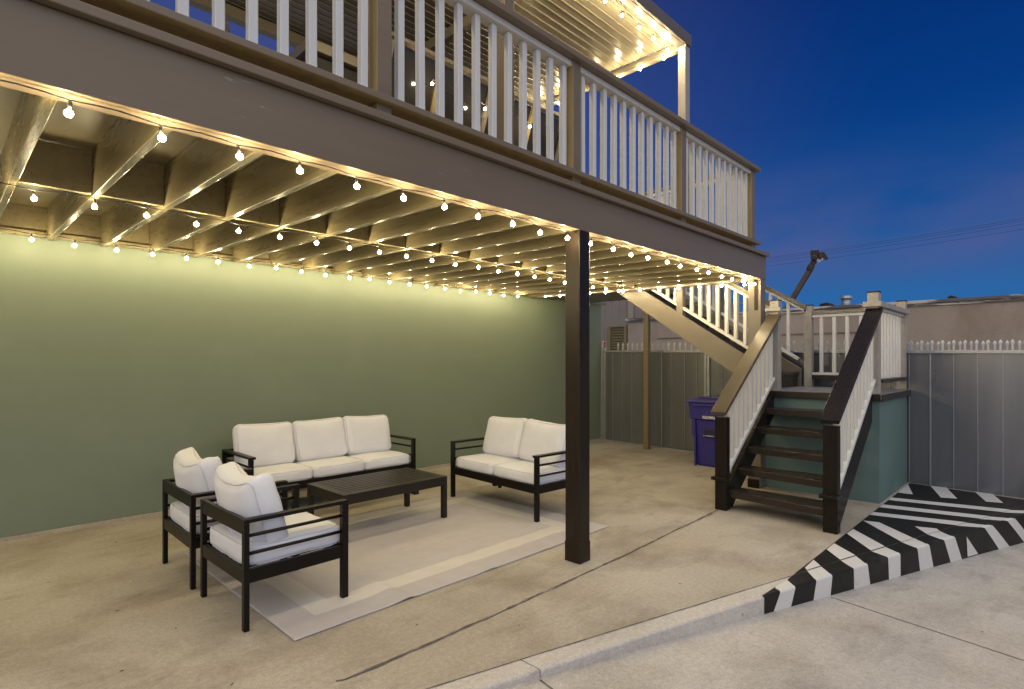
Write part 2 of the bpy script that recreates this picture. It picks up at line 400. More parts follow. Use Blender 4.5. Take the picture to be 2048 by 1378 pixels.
# painted zone
BANDS = [(3.893, 3.844, 3.760), (4.090, 3.993, 3.935), (4.337, 4.215, 4.172), (4.500, 4.391, 4.363), (4.739, 4.640, 4.644), (4.931, 4.808, 4.848),
         (5.140, 5.081, 5.095), (5.335, 5.251, 5.256), (5.572, 5.493, 5.542), (5.769, 5.667, 5.748), (5.979, 5.894, 6.029), (6.175, 6.067, 6.220),
         (6.474, 6.558, 6.909), (6.659, 6.696, 7.122), (6.904, 6.981, 7.435), (7.081, 7.138, 7.603), (7.355, 7.474, 8.139), (7.528, 7.655, 8.298)]
def bound(bd, v):
    if v <= 1: return bd[0] + (bd[1] - bd[0]) * v
    return bd[1] + (bd[2] - bd[1]) * (v - 1)
bm = BM()
START = (4.19, 3.677, 3.677)
allb = [START] + BANDS + [(8.25, 8.28, 8.42)]
VF = [0, 0.15, 0.3, 0.45, 0.6, 0.75, 0.88, 1.0, 1.04, 1.08, 1.12, 1.16, 1.2, 1.35, 1.5, 1.65, 1.8, 1.985]
def kp(x, v):
    p = kerb_profile(x, v)
    if v <= 1: return p + Vector((0, 0, 0.0025))
    if v >= 1.2: return p + Vector((0, -0.003, 0))
    a = (v - 1) / 0.2 * math.pi / 2
    return p + Vector((0, -math.sin(a), math.cos(a))) * 0.003
for bi in range(len(allb) - 1):
    A, B = allb[bi], allb[bi + 1]
    nn = max(1, int((bound(B, 1) - bound(A, 1)) / 0.12))
    grid = []
    for v in VF:
        a, b = bound(A, v), bound(B, v)
        s = bound(START, v)
        a = max(a, s); b = max(b, s)
        if v > 1: a = max(a, 3.677); b = max(b, 3.677)
        grid.append([bm.verts.new(kp(a + (b - a) * i / nn, v)) for i in range(nn + 1)])
    for r_ in range(len(VF) - 1):
        for i in range(nn):
            f = bm.faces.new((grid[r_][i], grid[r_][i + 1], grid[r_ + 1][i + 1], grid[r_ + 1][i]))
            f.material_index = bi % 2
            f.smooth = VF[r_] >= 1.0 and VF[r_] < 1.2
bmesh.ops.remove_doubles(bm, verts=bm.verts, dist=0.0002)
bmesh.ops.dissolve_degenerate(bm, edges=bm.edges, dist=0.0005)
# small white triangle on the face
xs_ = [(6.287, 1.27), (6.306, 1.93), (6.495, 1.93)]
tv = [bm.verts.new(kp(x, v) + Vector((0, -0.003, 0))) for x, v in xs_]
bm.faces.new(tv).material_index = 1
tag(obj('kerb_paint', bm, [M_black_mark, M_white_mark]), kind='structure')
bm = BM()
pts = [(4.19, 1.338)] + [(x, kin(x) + 0.003) for x in [4.19 + 0.2 * i for i in range(21)]] + [(8.33, 1.338)]
vs_ = [bm.verts.new((p[0], p[1], 0.004)) for p in pts[1:]]
bm.faces.new(vs_)
STRIPES = [
 [(7.292, 1.337), (7.539, 0.376), (7.359, 0.425), (7.138, 1.337)], [(6.878, 1.337), (7.077, 0.51), (6.904, 0.56), (6.720, 1.337)],
 [(6.468, 1.337), (6.659, 0.64), (6.474, 0.69), (6.325, 1.337)], [(6.055, 1.337), (6.092, 1.217), (5.745, 0.897), (5.56, 0.95)],
 [(6.167, 0.955), (6.223, 0.804), (6.158, 0.775), (5.965, 0.836)], [(7.615, 1.337), (8.20, 1.337), (7.631, 1.199)],
 [(8.307, 1.133), (8.333, 0.984), (7.727, 0.818), (7.663, 0.952)], [(8.283, 0.720), (8.289, 0.564), (7.830, 0.448), (7.781, 0.583)],
 [(5.501, 1.337), (5.690, 1.333), (5.335, 1.025), (5.140, 1.08)], [(4.923, 1.336), (5.131, 1.337), (4.931, 1.14), (4.739, 1.195)],
 [(4.381, 1.331), (4.597, 1.337), (4.500, 1.262), (4.337, 1.306)]]
for q in STRIPES:
    bm.faces.new([bm.verts.new((p[0], p[1], 0.008)) for p in q]).material_index = 1
tag(obj('pavement_paint', bm, [M_black_mark, M_white_mark]), kind='structure')

# ------------------------------------------------------------------ green wall
wl = empty('green_wall', (2.0, 6.28, 0))
tag(wl, 'long smooth sage green painted wall behind the seating, under the deck', 'wall')
bm = BM(); box(bm, -8.0, 6.83, 0, 0.2, 0.035, 2.585); obj('wall_face', bm, M_wall, wl, 0.004)
bm = BM(); box(bm, -8.0, 6.835, -0.012, 0.2, -0.05, 0.034); obj('footing', bm, M_patio, wl, 0.005)

# ------------------------------------------------------------------ deck
FY = 2.54        # front face
dk = empty('deck', (3.302, FY, 0))
tag(dk, 'raised taupe painted wooden deck with open joists, carried on posts over the patio', 'deck')
def dl(bm_fn): return bm_fn
OX, OY = 3.302, FY
def dobj(name, bm, m, parent=dk, bevel=0.0, **k):
    o = obj(name, bm, m, parent, bevel, **k)
    if parent is dk: o.location = (-OX, -OY, 0)
    return o
def jz(y): return 2.467 + 0.019 * (y - FY)          # the deck falls gently towards the front
bm = BM(); box(bm, -3.0, 6.936, FY, FY + 0.13, 2.467, 2.742); dobj('front_beam', bm, M_deck, bevel=0.004)
bm = BM(); box(bm, -3.0, 6.955, FY - 0.04, FY + 0.16, 2.745, 2.785); dobj('edge_trim', bm, M_deck, bevel=0.004)
# decking boards seen from below and above
bm = BM()
for i in range(8):
    x0 = -3.0 + i * 1.22; x1 = min(x0 + 1.216, 6.80)
    if x0 > 6.8: break
    y0, y1 = FY + 0.135, 6.28
    za, zb = jz(y0) + 0.277, jz(y1) + 0.277
    v = [bm.verts.new(p) for p in ((x0, y0, za), (x1, y0, za), (x1, y1, zb), (x0, y1, zb), (x0, y0, za + .018), (x1, y0, za + .018), (x1, y1, zb + .018), (x0, y1, zb + .018))]
    for f in ((0, 1, 2, 3), (7, 6, 5, 4), (0, 4, 5, 1), (1, 5, 6, 2), (2, 6, 7, 3), (3, 7, 4, 0)): bm.faces.new([v[k] for k in f])
dobj('underside_sheathing', bm, M_soffit)
bm = BM()
y = FY + 0.162
while y < 6.2:
    box(bm, -3.0, 6.955, y, y + 0.135, jz(y) + 0.297, jz(y) + 0.318); y += 0.141
dobj('decking', bm, M_deck)
JX = [0.29 + 0.378 * i for i in range(18)]
for i, x in enumerate([-0.09, -0.47, -0.85] + JX[:]):
    if x > 6.78: continue
    bm = BM(); y0, y1 = FY + 0.132, 6.235
    v = [bm.verts.new(p) for p in ((x - .019, y0, jz(y0)), (x + .019, y0, jz(y0)), (x + .019, y1, jz(y1)), (x - .019, y1, jz(y1)),
         (x - .019, y0, jz(y0) + .275), (x + .019, y0, jz(y0) + .275), (x + .019, y1, jz(y1) + .275), (x - .019, y1, jz(y1) + .275))]
    for f in ((3, 2, 1, 0), (4, 5, 6, 7), (0, 1, 5, 4), (1, 2, 6, 5), (2, 3, 7, 6), (3, 0, 4, 7)): bm.faces.new([v[k] for k in f])
    dobj('joist', bm, M_joist, bevel=0.003)
# blocking between joists
for i in range(len(JX) - 1):
    x0, x1 = JX[i] + 0.0205, JX[i + 1] - 0.0205
    yb = 4.18 + (0.0 if i % 2 else 0.012)
    bm = BM(); box(bm, x0, x1, yb, yb + 0.038, jz(yb) + 0.012, jz(yb) + 0.27); dobj('blocking', bm, M_joist, bevel=0.002)
bm = BM(); box(bm, -3.0, 6.80, 6.238, 6.276, 2.601, 2.813); dobj('ledger', bm, M_joist, bevel=0.003)
bm = BM(); box(bm, -3.0, 8.9, 6.20, 6.236, 2.555, 2.60); dobj('ledger_strip', bm, M_joist, bevel=0.003)
bm = BM()
v = [bm.verts.new(p) for p in ((6.80, FY + .134, 2.462), (6.93, FY + .134, 2.462), (6.93, 6.23, 2.532), (6.80, 6.23, 2.532), (6.80, FY + .134, 2.74), (6.93, FY + .134, 2.74), (6.93, 6.23, 2.80), (6.80, 6.23, 2.80))]
for f in ((3, 2, 1, 0), (4, 5, 6, 7), (0, 1, 5, 4), (1, 2, 6, 5), (2, 3, 7, 6), (3, 0, 4, 7)): bm.faces.new([v[k] for k in f])
dobj('end_beam', bm, M_string, bevel=0.004)
# posts
M_post = mat('brown_post_paint', (0.020, 0.014, 0.009), 0.32, var=0.25, scale=6, bump=0.0012, bscale=16, stretch=(5, 5, 0.6), rvar=0.10, spec=0.25,
             spots=(0.20, 0.18, 0.15), spot_scale=26, spot_range=(0.735, 0.76))
bm = BM(); box(bm, 3.302, 3.428, FY + 0.001, FY + 0.137, 0.0, 2.466); po = dobj('post', bm, M_post, bevel=0.005)
bm = BM()
for (x0, x1, y0, y1) in ((3.3005, 3.302, FY - .001, FY + .138), (3.428, 3.4295, FY - .001, FY + .138), (3.302, 3.428, FY - .001, FY + .0005), (3.302, 3.428, FY + .1375, FY + .139)):
    box(bm, x0, x1, y0, y1, 0.003, 0.15)
obj('base_sleeve', bm, M_post, po)
bm = BM(); box(bm, 6.775, 6.925, FY + 0.001, FY + 0.15, 0.0, 2.466); po2 = dobj('post', bm, M_string, bevel=0.005)
bm = BM(); box(bm, 6.735, 6.774, FY + .02, FY + .14, 0.0, 0.10); obj('base_bracket', bm, M_dark, po2, 0.002)
# metal T-strap on the post's inner face
bm = BM()
box(bm, 6.7715, 6.7745, FY + 0.03, FY + 0.075, 2.10, 2.46)
obj('strap', bm, M_post, po2, 0.001)
# landing extension of the deck beyond the end, above the top of the stairs
bm = BM(); box(bm, 6.935, 8.36, 4.72, 6.2, 2.56, 2.75); dobj('landing_frame', bm, M_string, bevel=0.004)
bm = BM(); box(bm, 6.97, 8.40, 4.69, 6.2, 2.752, 2.79); dobj('landing_floor', bm, M_deck, bevel=0.003)
bm = BM(); box(bm, 8.378, 8.46, 5.0, 5.09, 0.0, 2.56); dobj('post', bm, M_deck, bevel=0.004)

# ------------------------------------------------------------------ deck railing (front)
M_ochre = mat('bulb_lit_ochre_wood', (0.34, 0.245, 0.10), 0.5, var=0.22, scale=4, bump=0.001, bscale=20, stretch=(4, 4, 0.7), spots=(0.14, 0.09, 0.03), spot_scale=5, spot_range=(0.66, 0.72))  # knots are wood; the gold is bulb light put into the colour
def sqbar(w=0.042, h=0.80):
    bm = BM(); box(bm, -w / 2, w / 2, -w / 2, w / 2, 0, h); return bm
_b = obj('baluster_source', sqbar(), M_white, None, 0.0035); bal_mesh = _b.data
D.objects.remove(_b)
def baluster(parent, x, y, z0, z1, rz=0.0, w=1.0):
    o = D.objects.new('baluster', bal_mesh); link(o, parent); o.location = (x, y, z0); o.scale = (w, w, (z1 - z0) / 0.80)
    o.rotation_euler = (random.uniform(-.004, .004), random.uniform(-.004, .004), rz + random.uniform(-.008, .008))
    b = o.modifiers.new('b', 'BEVEL'); b.width = 0.004; b.segments = 1
    return o
fr = empty('deck_railing', (3.3, 2.59, 2.785))
tag(fr, 'long front deck railing, brown handrail over white square balusters', 'railing', 'railings of the deck and stairs')
def fo(name, bm, m, parent, bevel=0.0, org=(3.3, 2.59, 2.785)):
    o = obj(name, bm, m, parent, bevel); o.location = (-org[0], -org[1], -org[2]); return o
PXS = [-1.665, -0.03, 1.594, 3.229, 4.860, 6.518]
for x in PXS:
    bm = BM(); box(bm, x, x + 0.089, 2.542, 2.631, 2.786, 3.689)
    bm.normal_update()
    bmesh.ops.recalc_face_normals(bm, faces=bm.faces)
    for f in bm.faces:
        if f.normal.x < -0.9: f.material_index = 1  # lit side of the post: warm light painted on with the second material
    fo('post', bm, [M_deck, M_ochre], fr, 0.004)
bm = BM(); box(bm, -3.0, 6.66, 2.495, 2.665, 3.690, 3.733); fo('handrail', bm, M_deck, fr, 0.005)
for i in range(len(PXS) - 1):
    a, b = PXS[i] + 0.090, PXS[i + 1] - 0.001
    bm = BM(); box(bm, a, b, 2.555, 2.645, 3.648, 3.688); fo('top_rail', bm, M_white, fr, 0.003)
    bm = BM(); box(bm, a, b, 2.548, 2.64, 2.8805, 2.897); fo('bottom_rail', bm, M_white, fr, 0.002)
    n_ = 11
    for k in range(n_):
        x = a + 0.085 + (b - a - 0.135) * k / (n_ - 1)
        o = baluster(fr, x - 3.3, 2.60 - 2.59, 2.8972 - 2.785, 3.6475 - 2.785)
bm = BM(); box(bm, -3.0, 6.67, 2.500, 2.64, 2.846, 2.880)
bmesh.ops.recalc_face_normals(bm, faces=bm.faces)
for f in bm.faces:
    if f.normal.z < -0.9: f.material_index = 1  # golden bounce light on the underside, painted in as colour
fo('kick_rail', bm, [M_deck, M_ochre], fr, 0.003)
# side railing at the deck end
er = empty('deck_end_railing', (6.565, 3.6, 2.785))
tag(er, 'short railing across the deck end, seen through the front balusters', 'railing', 'railings of the deck and stairs')
eo = (6.565, 3.6, 2.785)
bm = BM(); box(bm, 6.515, 6.665, 2.666, 4.60, 3.692, 3.731); fo('handrail', bm, M_deck, er, 0.004, eo)
bm = BM(); box(bm, 6.53, 6.62, 2.64, 4.52, 3.648, 3.690); fo('top_rail', bm, M_white, er, 0.003, eo)
bm = BM(); box(bm, 6.53, 6.62, 2.64, 4.52, 2.850, 2.890); fo('bottom_rail', bm, M_white, er, 0.003, eo)
for y in (4.52,):
    bm = BM(); box(bm, 6.52, 6.61, y, y + 0.089, 2.83, 3.69); fo('post', bm, M_deck, er, 0.004, eo)
for k in range(13):
    baluster(er, 0.0, 2.78 + 0.132 * k - 3.6, 2.8905 - 2.785, 3.6475 - 2.785)

# ------------------------------------------------------------------ landing block + stairs
lb = BM(); box(lb, -0.72, 0.72, -0.60, 0.62, -0.08, 1.085)
lbo = obj('landing_block', lb, M_box, None, 0.004); lbo.location = (7.635, 1.972, 0)
tag(lbo, 'teal painted masonry block under the stair landing, beside the striped paving', 'block')
ZL = 1.152
lo_ = empty('stair_landing', (7.63, 2.0, ZL))
tag(lo_, 'square stair landing with white balusters and pale capped newel posts on the teal block', 'landing')
org = (7.63, 2.0, ZL)
M_worn = mat('worn_grey_tread_paint', (0.20, 0.19, 0.185), 0.5, var=0.25, scale=9, bump=0.001, bscale=40, spots=(0.09, 0.075, 0.065), spot_scale=5, spot_range=(0.5, 0.7))
bm = BM(); box(bm, 6.885, 8.375, 1.345, 2.62, ZL - 0.064, ZL); fo('platform', bm, M_worn, lo_, 0.006, org)
bm = BM(); box(bm, 6.875, 8.40, 1.335, 1.3448, ZL - 0.075, ZL - .004); fo('edge_board', bm, M_stair, lo_, 0.003, org)
bm = BM(); box(bm, 6.872, 6.884, 1.36, 2.60, ZL - 0.075, ZL - .004); fo('edge_board', bm, M_stair, lo_, 0.003, org)
M_newel = mat('pale_greige_newel_paint', (0.33, 0.30, 0.26), 0.5, var=0.15, scale=8, bump=0.001, bscale=30)
def newel(name, parent, x, y, z0, z1, s, m, org, cap=True):
    bm = BM(); box(bm, x, x + s, y, y + s, z0, z1 - 0.014); o = fo(name, bm, m, parent, 0.004, org)
    if cap:
        bm = BM(); box(bm, x - 0.003, x + s + 0.003, y - 0.003, y + s + 0.003, z1 - 0.0135, z1)
        obj('cap', bm, M_black, o, 0.003)
    return o
newel('post', lo_, 6.88, 1.375, ZL, 2.235, 0.105, M_newel, org)      # N1
newel('post', lo_, 8.27, 1.375, ZL, 2.245, 0.095, M_newel, org)      # N2
newel('post', lo_, 8.27, 2.43, ZL, 2.265, 0.098, M_newel, org)       # C
newel('post', lo_, 6.90, 2.385, ZL, 2.225, 0.10, M_newel, org)       # N0
# rail along -Y side
bm = BM(); box(bm, 6.842, 6.8785, 1.346, 1.515, 2.070, 2.124); fo('handrail_return', bm, M_newel, lo_, 0.004, org)
bm = BM(); box(bm, 6.8795, 8.41, 1.345, 1.374, 2.072, 2.125); fo('handrail', bm, M_newel, lo_, 0.004, org)
bm = BM(); box(bm, 6.988, 8.267, 1.376, 1.46, 2.072, 2.108); fo('handrail', bm, M_deck, lo_, 0.004, org)
bm = BM(); box(bm, 6.988, 8.267, 1.39, 1.45, 2.040, 2.070); fo('top_rail', bm, M_white, lo_, 0.003, org)
bm = BM(); box(bm, 6.988, 8.41, 1.355, 1.45, 1.268, 1.306); fo('bottom_rail', bm, M_stair, lo_, 0.003, org)
for k in range(8):
    baluster(lo_, 7.08 + 0.150 * k - org[0], 1.42 - org[1], 1.307 - ZL, 2.039 - ZL)
# rail along the far side
bm = BM(); box(bm, 8.268, 8.31, 1.472, 2.428, 2.128, 2.172); fo('handrail', bm, M_string, lo_, 0.004, org)
bm = BM(); box(bm, 8.285, 8.345, 1.472, 2.428, 2.090, 2.126); fo('top_rail', bm, M_white, lo_, 0.003, org)
bm = BM(); box(bm, 8.285, 8.345, 1.472, 2.428, 1.312, 1.345); fo('bottom_rail', bm, M_white, lo_, 0.003, org)
bm = BM(); box(bm, 8.275, 8.345, 1.472, 2.428, 1.262, 1.310); fo('kick_rail', bm, M_stair, lo_, 0.003, org)
for k in range(6):
    baluster(lo_, 8.315 - org[0], 1.55 + 0.1375 * k * 1.12 - org[1], 1.3455 - ZL, 2.0895 - ZL)

# lower flight
M_hand = mat('bulb_lit_handrail_paint', (0.085, 0.065, 0.038), 0.34, var=0.15, scale=4, bump=0.0008, bscale=9, rvar=0.08, spots=(0.15, 0.12, 0.07), spot_scale=5, spot_range=(0.6, 0.75))  # lighter copy of the dark handrail paint, bulb sheen put into its colour
ls = empty('lower_stair_flight', (6.2, 1.95, 0))
tag(ls, 'lower open flight of dark brown steps from patio up to the landing', 'stairs')
org = (6.2, 1.95, 0)
SK = 0.105
for k in range(5):
    z = 0.192 * (k + 1); xf = 5.545 + 0.265 * k
    yl, yr = 2.425, 1.475
    sk = SK * (1 - k * 0.13)
    bm = BM()
    # tread thick 60 mm; front edge slightly skewed and wavy
    n_ = 16; rows = []
    for i in range(n_ + 1):
        t = i / n_; y = yr + (yl - yr) * t; xa = xf - sk / 2 + sk * t * 1.0 - 0.02
        wv = 0.0022 * math.sin(t * 19 + k * 2.1) + 0.002 * math.sin(t * 43 + k)
        rows.append([bm.verts.new((xa + wv, y, z - 0.066)), bm.verts.new((xa + wv, y, z - 0.004)), bm.verts.new((xa + 0.006 + wv, y, z + wv * .6)), bm.verts.new((xf + 0.262, y, z)), bm.verts.new((xf + 0.262, y, z - 0.066))])
    for i in range(n_):
        A, B = rows[i], rows[i + 1]
        for j in range(5): bm.faces.new((A[j], A[(j + 1) % 5], B[(j + 1) % 5], B[j]))
    bm.faces.new(rows[0][::-1]); bm.faces.new(rows[-1])
    fo('tread', bm, M_stair, ls, 0, org)
P_ = 0.735
def strg(x0, z0, x1, up, dn):
    z1 = z0 + (x1 - x0) * P_
    return [(x0, z0 - dn), (x1, z1 - dn), (x1, z1 + up), (x0, z0 + up)]
for y0, y1, xa in ((2.426, 2.466, 5.56), (1.434, 1.474, 5.51)):
    bm = BM()
    pts = [(xa, 0.0), (xa + 0.16, 0.0), (6.88, 0.86), (6.88, 1.14), (6.86, 1.15), (xa, 1.15 - (6.86 - xa) * P_)]
    prism(bm, pts, y0, y1, 'Y'); fo('stringer', bm, M_dark, ls, 0.004, org)
# newels at the foot
for (x, y) in ((5.503, 2.400), (5.429, 1.388)):
    bm = BM(); box(bm, x, x + 0.088, y, y + 0.118, 0.0, 0.935); nw = fo('newel_post', bm, M_dark if y > 2 else M_dark, ls, 0.004, org)
    bm = BM(); box(bm, x - 0.055, x + 0.070, y - 0.008, y + 0.135, 0.305, 0.335)
    obj('collar', bm, M_dark, nw, 0.003)
# lower railings
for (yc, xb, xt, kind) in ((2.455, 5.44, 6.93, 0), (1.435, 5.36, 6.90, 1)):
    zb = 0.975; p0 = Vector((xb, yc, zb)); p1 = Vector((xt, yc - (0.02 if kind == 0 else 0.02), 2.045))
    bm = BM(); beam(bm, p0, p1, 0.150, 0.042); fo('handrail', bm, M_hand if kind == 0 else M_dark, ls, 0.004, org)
    s = (p1.z - p0.z) / (p1.x - p0.x)
    a, b = xb + 0.16, xt - 0.04
    bm = BM(); beam(bm, (a, yc, zb + s * (a - xb) - 0.045), (b, yc, zb + s * (b - xb) - 0.045), 0.06, 0.035); fo('top_rail', bm, M_dark, ls, 0.003, org)
    lz = lambda x: zb + s * (x - xb)
    a2 = a + 0.02; dz = 0.72
    bm = BM(); beam(bm, (a2, yc, lz(a2) - dz), (b, yc, lz(b) - dz), 0.075, 0.036); fo('bottom_rail', bm, M_white, ls, 0.003, org)
    for k in range(11):
        x = xb + 0.21 + k * (xt - xb - 0.29) / 10.0
        baluster(ls, x - org[0], yc - org[1], lz(x) - dz + 0.012, lz(x) - 0.062)

# upper flight
us = empty('upper_stair_flight', (7.65, 3.6, ZL))
tag(us, 'upper flight of stairs with broad taupe stringer rising from landing to deck', 'stairs')
org = (7.65, 3.6, ZL)
SL = 0.643
def sz(y): return 1.562 + (y - 2.818) * SL      # top line of the near stringer
for x0, x1 in ((7.05, 7.095), (8.255, 8.30)):
    bm = BM()
    pts = [(2.56, sz(2.56)), (2.56, 1.11), (2.65, 1.11), (4.72, sz(4.72) - 0.272), (4.72, 2.74), (4.64, 2.74)]
    prism(bm, pts, x0, x1, 'X'); fo('stringer', bm, M_string, us, 0.004, org)
for k in range(7):
    z = ZL + 0.2025 * (k + 1); y0 = 2.60 + 0.315 * k
    bm = BM(); box(bm, 7.096, 8.254, y0 - 0.02, y0 + 0.29, z - 0.042, z); fo('tread', bm, M_stair, us, 0.004, org)
    bm = BM(); box(bm, 7.096, 8.254, y0 + 0.0, y0 + 0.018, z - 0.2, z - 0.044); fo('riser', bm, M_stair, us, 0.002, org)
for xc, side in ((7.105, 0), (8.30, 1)):
    off = 0.0
    hz = lambda y: 2.137 + (y - 2.454) * 0.615 + (0.065 if side else 0)
    ytop = 4.6
    # handrail with a short level piece gripping the newel
    bm = BM(); beam(bm, (xc - 0.03, 2.50, hz(2.50) - 0.0), (xc - 0.03, ytop, hz(ytop)), 0.055, 0.050); fo('handrail', bm, M_string, us, 0.004, org)
    if side == 0:
        bm = BM(); box(bm, 6.870, 6.8985, 2.355, 2.53, 2.085, 2.13); box(bm, 6.8995, 7.06, 2.487, 2.53, 2.085, 2.13); fo('handrail_return', bm, M_newel, us, 0.003, org)
    bm = BM(); beam(bm, (xc, 2.50, hz(2.50) - 0.05), (xc, ytop, hz(ytop) - 0.05), 0.06, 0.034); fo('top_rail', bm, M_white, us, 0.003, org)
    bz = lambda y: 1.655 + (y - 2.801) * 0.635
    bm = BM(); beam(bm, (xc, 2.60, bz(2.60)), (xc, ytop, bz(ytop)), 0.07, 0.036); fo('bottom_rail', bm, M_white, us, 0.003, org)
    for k in range(15):
        y = 2.735 + 0.1195 * k
        if abs(y - 3.73) < 0.05: continue
        baluster(us, xc - org[0], y - org[1], bz(y) + 0.018 - ZL, hz(y) - 0.066 - ZL)
    bm = BM(); box(bm, xc - 0.045, xc + 0.045, 3.685, 3.775, sz(3.73) - 0.06, hz(3.73) - 0.07); fo('post', bm, M_string, us, 0.003, org)

# ------------------------------------------------------------------ upper patio cover
pc = empty('patio_cover', (6.0, 3.05, 2.8))
tag(pc, 'cream ribbed metal patio cover on two posts above the deck', 'canopy')
org = (6.0, 3.05, 2.8)
bm = BM()
y = 3.13
while y < 5.95:
    # pan section: flat 0.15, rib down 0.012
    box(bm, -1.5, 5.88, y, y + 0.078, 5.120, 5.135); box(bm, -1.5, 5.88, y + 0.0785, y + 0.092, 5.110, 5.137); y += 0.0925
ce = fo('ceiling_pan', bm, M_cover, pc, 0.004, org)
bm = BM(); box(bm, -1.5, 5.965, 3.0, 3.03, 5.05, 5.185); box(bm, -1.5, 5.965, 3.031, 3.12, 5.05, 5.085); fo('front_beam', bm, M_coverbeam, pc, 0.006, org)
bm = BM(); box(bm, 5.88, 5.95, 3.125, 5.95, 5.03, 5.085); box(bm, 5.885, 5.96, 3.125, 5.95, 5.086, 5.118); fo('side_beam', bm, M_cover, pc, 0.004, org)
bm = BM(); box(bm, -1.5, 6.03, 6.03, 6.14, 5.00, 5.17); fo('back_beam', bm, M_cover, pc, 0.004, org)
bm = BM(); box(bm, -1.5, 5.92, 5.985, 6.028, 5.125, 5.17); fo('back_gutter', bm, M_coverbeam, pc, 0.004, org)
for (x, y) in ((5.855, 3.02), (2.985, 3.005)):
    bm = BM(); box(bm, x, x + 0.105, y, y + 0.09, 2.80, 5.049); fo('post', bm, M_newel if x > 5 else M_deck, pc, 0.004, org)
bm = BM(); box(bm, 3.84, 3.92, 3.125, 5.98, 4.99, 5.10); fo('cross_beam', bm, M_cover, pc, 0.004, org)
# dark glazed screen leaning inward behind the railing
gs = empty('glazed_screen', (4.3, 4.55, 2.8))
tag(gs, 'dark leaning glazed screen reflecting festoon bulbs, behind the deck railing', 'glass screen')
org = (4.3, 4.55, 2.8)
def gy(z): return 4.55 + (4.6 - z) * 0.35
def lean(bm, x0, x1, z0, z1, d0, d1):
    pts = [(gy(z0) + d0, z0), (gy(z0) + d1, z0), (gy(z1) + d1, z1), (gy(z1) + d0, z1)]
    prism(bm, pts, x0, x1, 'X')
MUL = [3.02, 3.62, 4.32, 5.02, 5.62]
for i in range(4):
    bm = BM(); lean(bm, MUL[i] + 0.022, MUL[i + 1] - 0.022, 2.83, 4.56, 0.01, 0.03); fo('pane', bm, M_glass, gs, 0, org)
for i, x in enumerate(MUL):
    bm = BM(); lean(bm, x - 0.02, x + 0.02, 2.80, 4.56, -0.03, 0.04); fo('mullion', bm, M_brownwood if i % 2 else M_coverbeam, gs, 0.003, org)
bm = BM(); box(bm, 2.98, 5.66, 4.50, 4.57, 4.562, 4.60); fo('top_rail', bm, M_coverbeam, gs, 0.003, org)
bm = BM(); lean(bm, 3.0, 5.64, 3.55, 3.58, -0.04, -0.031); fo('mid_rail', bm, M_brownwood, gs, 0.002, org)
bm = BM(); box(bm, 3.00, 5.64, 4.60, 6.0, 4.50, 4.56); fo('header', bm, M_coverbeam, gs, 0.003, org)
# small dark store with a pale cornice on the deck
st = empty('deck_store', (2.65, 5.6, 2.8))
tag(st, 'dark boxy store with pale flat cornice standing on the upper deck', 'shed')
org = (2.65, 5.6, 2.8)
bm = BM(); box(bm, 2.38, 2.93, 4.92, 6.2, 2.80, 4.33); fo('wall', bm, mat('dark_brown_boarding', (0.03, 0.022, 0.016), 0.7, var=0.2), st, 0.004, org)
bm = BM(); box(bm, 2.33, 2.98, 4.86, 6.25, 4.332, 4.43); fo('cornice', bm, M_cover, st, 0.005, org)
bm = BM(); beam(bm, (1.93, 5.93, 5.0), (2.20, 5.6, 3.4), 0.09, 0.04, (1, 0, 0)); fo('brace', bm, M_coverbeam, st, 0.003, org)

# ------------------------------------------------------------------ festoon strings
def festoon(label, pts_bulbs, sag=0.0, drop=0.035, group='strings of festoon bulbs', bulbs=None, pre=None, post=None):
    base = Vector(pts_bulbs[0])
    e = empty('string_light', base); tag(e, label, 'string light', group)
    line = []
    P = [Vector(p) for p in pts_bulbs]
    ext = ([Vector(pre)] if pre else []) + [p + Vector((0, 0, drop)) for p in P] + ([Vector(post)] if post else [])
    for i in range(len(ext) - 1):
        for t in range(4):
            q = ext[i].lerp(ext[i + 1], t / 4); q = q - Vector((0, 0, 0.012 * math.sin(math.pi * t / 4) * -1)); line.append(q - base)
    line.append(ext[-1] - base)
    bm = BM(); tube(bm, line, 0.0032, 5); obj('cable', bm, M_cable, e)
    for p in P:
        b = D.objects.new('bulb', BULB_ME2 if bulbs else BULB_ME); link(b, e); b.location = p - base
        b.rotation_euler = (random.uniform(-.2, .2), random.uniform(-.2, .2), 0)
        s = D.objects.new('socket', SOCK_ME); link(s, b)
    return e
bm = BM(); bmesh.ops.create_uvsphere(bm, u_segments=10, v_segments=7, radius=0.0142, matrix=Matrix.Translation((0, 0, -0.012)))
for v in bm.verts:
    if v.co.z > 0: v.co.x *= 0.75; v.co.y *= 0.75
_t = obj('t', bm, M_bulb, None, 0, True); BULB_ME = _t.data; D.objects.remove(_t)
BULB_ME2 = BULB_ME.copy(); M_bulb2 = M_bulb.copy(); M_bulb2.node_tree.nodes['Principled BSDF'].inputs['Emission Strength'].default_value = BULB_E * 1.7; BULB_ME2.materials[0] = M_bulb2
bm = BM(); tube(bm, [(0, 0, 0.006), (0, 0, 0.030)], 0.0065, 8); _t = obj('t', bm, M_cable); SOCK_ME = _t.data; D.objects.remove(_t)
rj = lambda a: random.uniform(-a, a)
S_ = 0.286
def run(x0, n_, fn): return [fn(x0 + S_ * i) for i in range(n_)]
festoon('string of lit festoon bulbs just behind the front beam of the deck', run(-2.236, 32, lambda x: (x + rj(.01), 2.575 + rj(.012), 2.405 + rj(.006))))
festoon('string of lit festoon bulbs running under the middle of the joists', run(-2.196, 31, lambda x: (x + rj(.01), 4.23 + 0.02 * math.sin(x * 1.3) + rj(.01), 2.452 + rj(.006))))
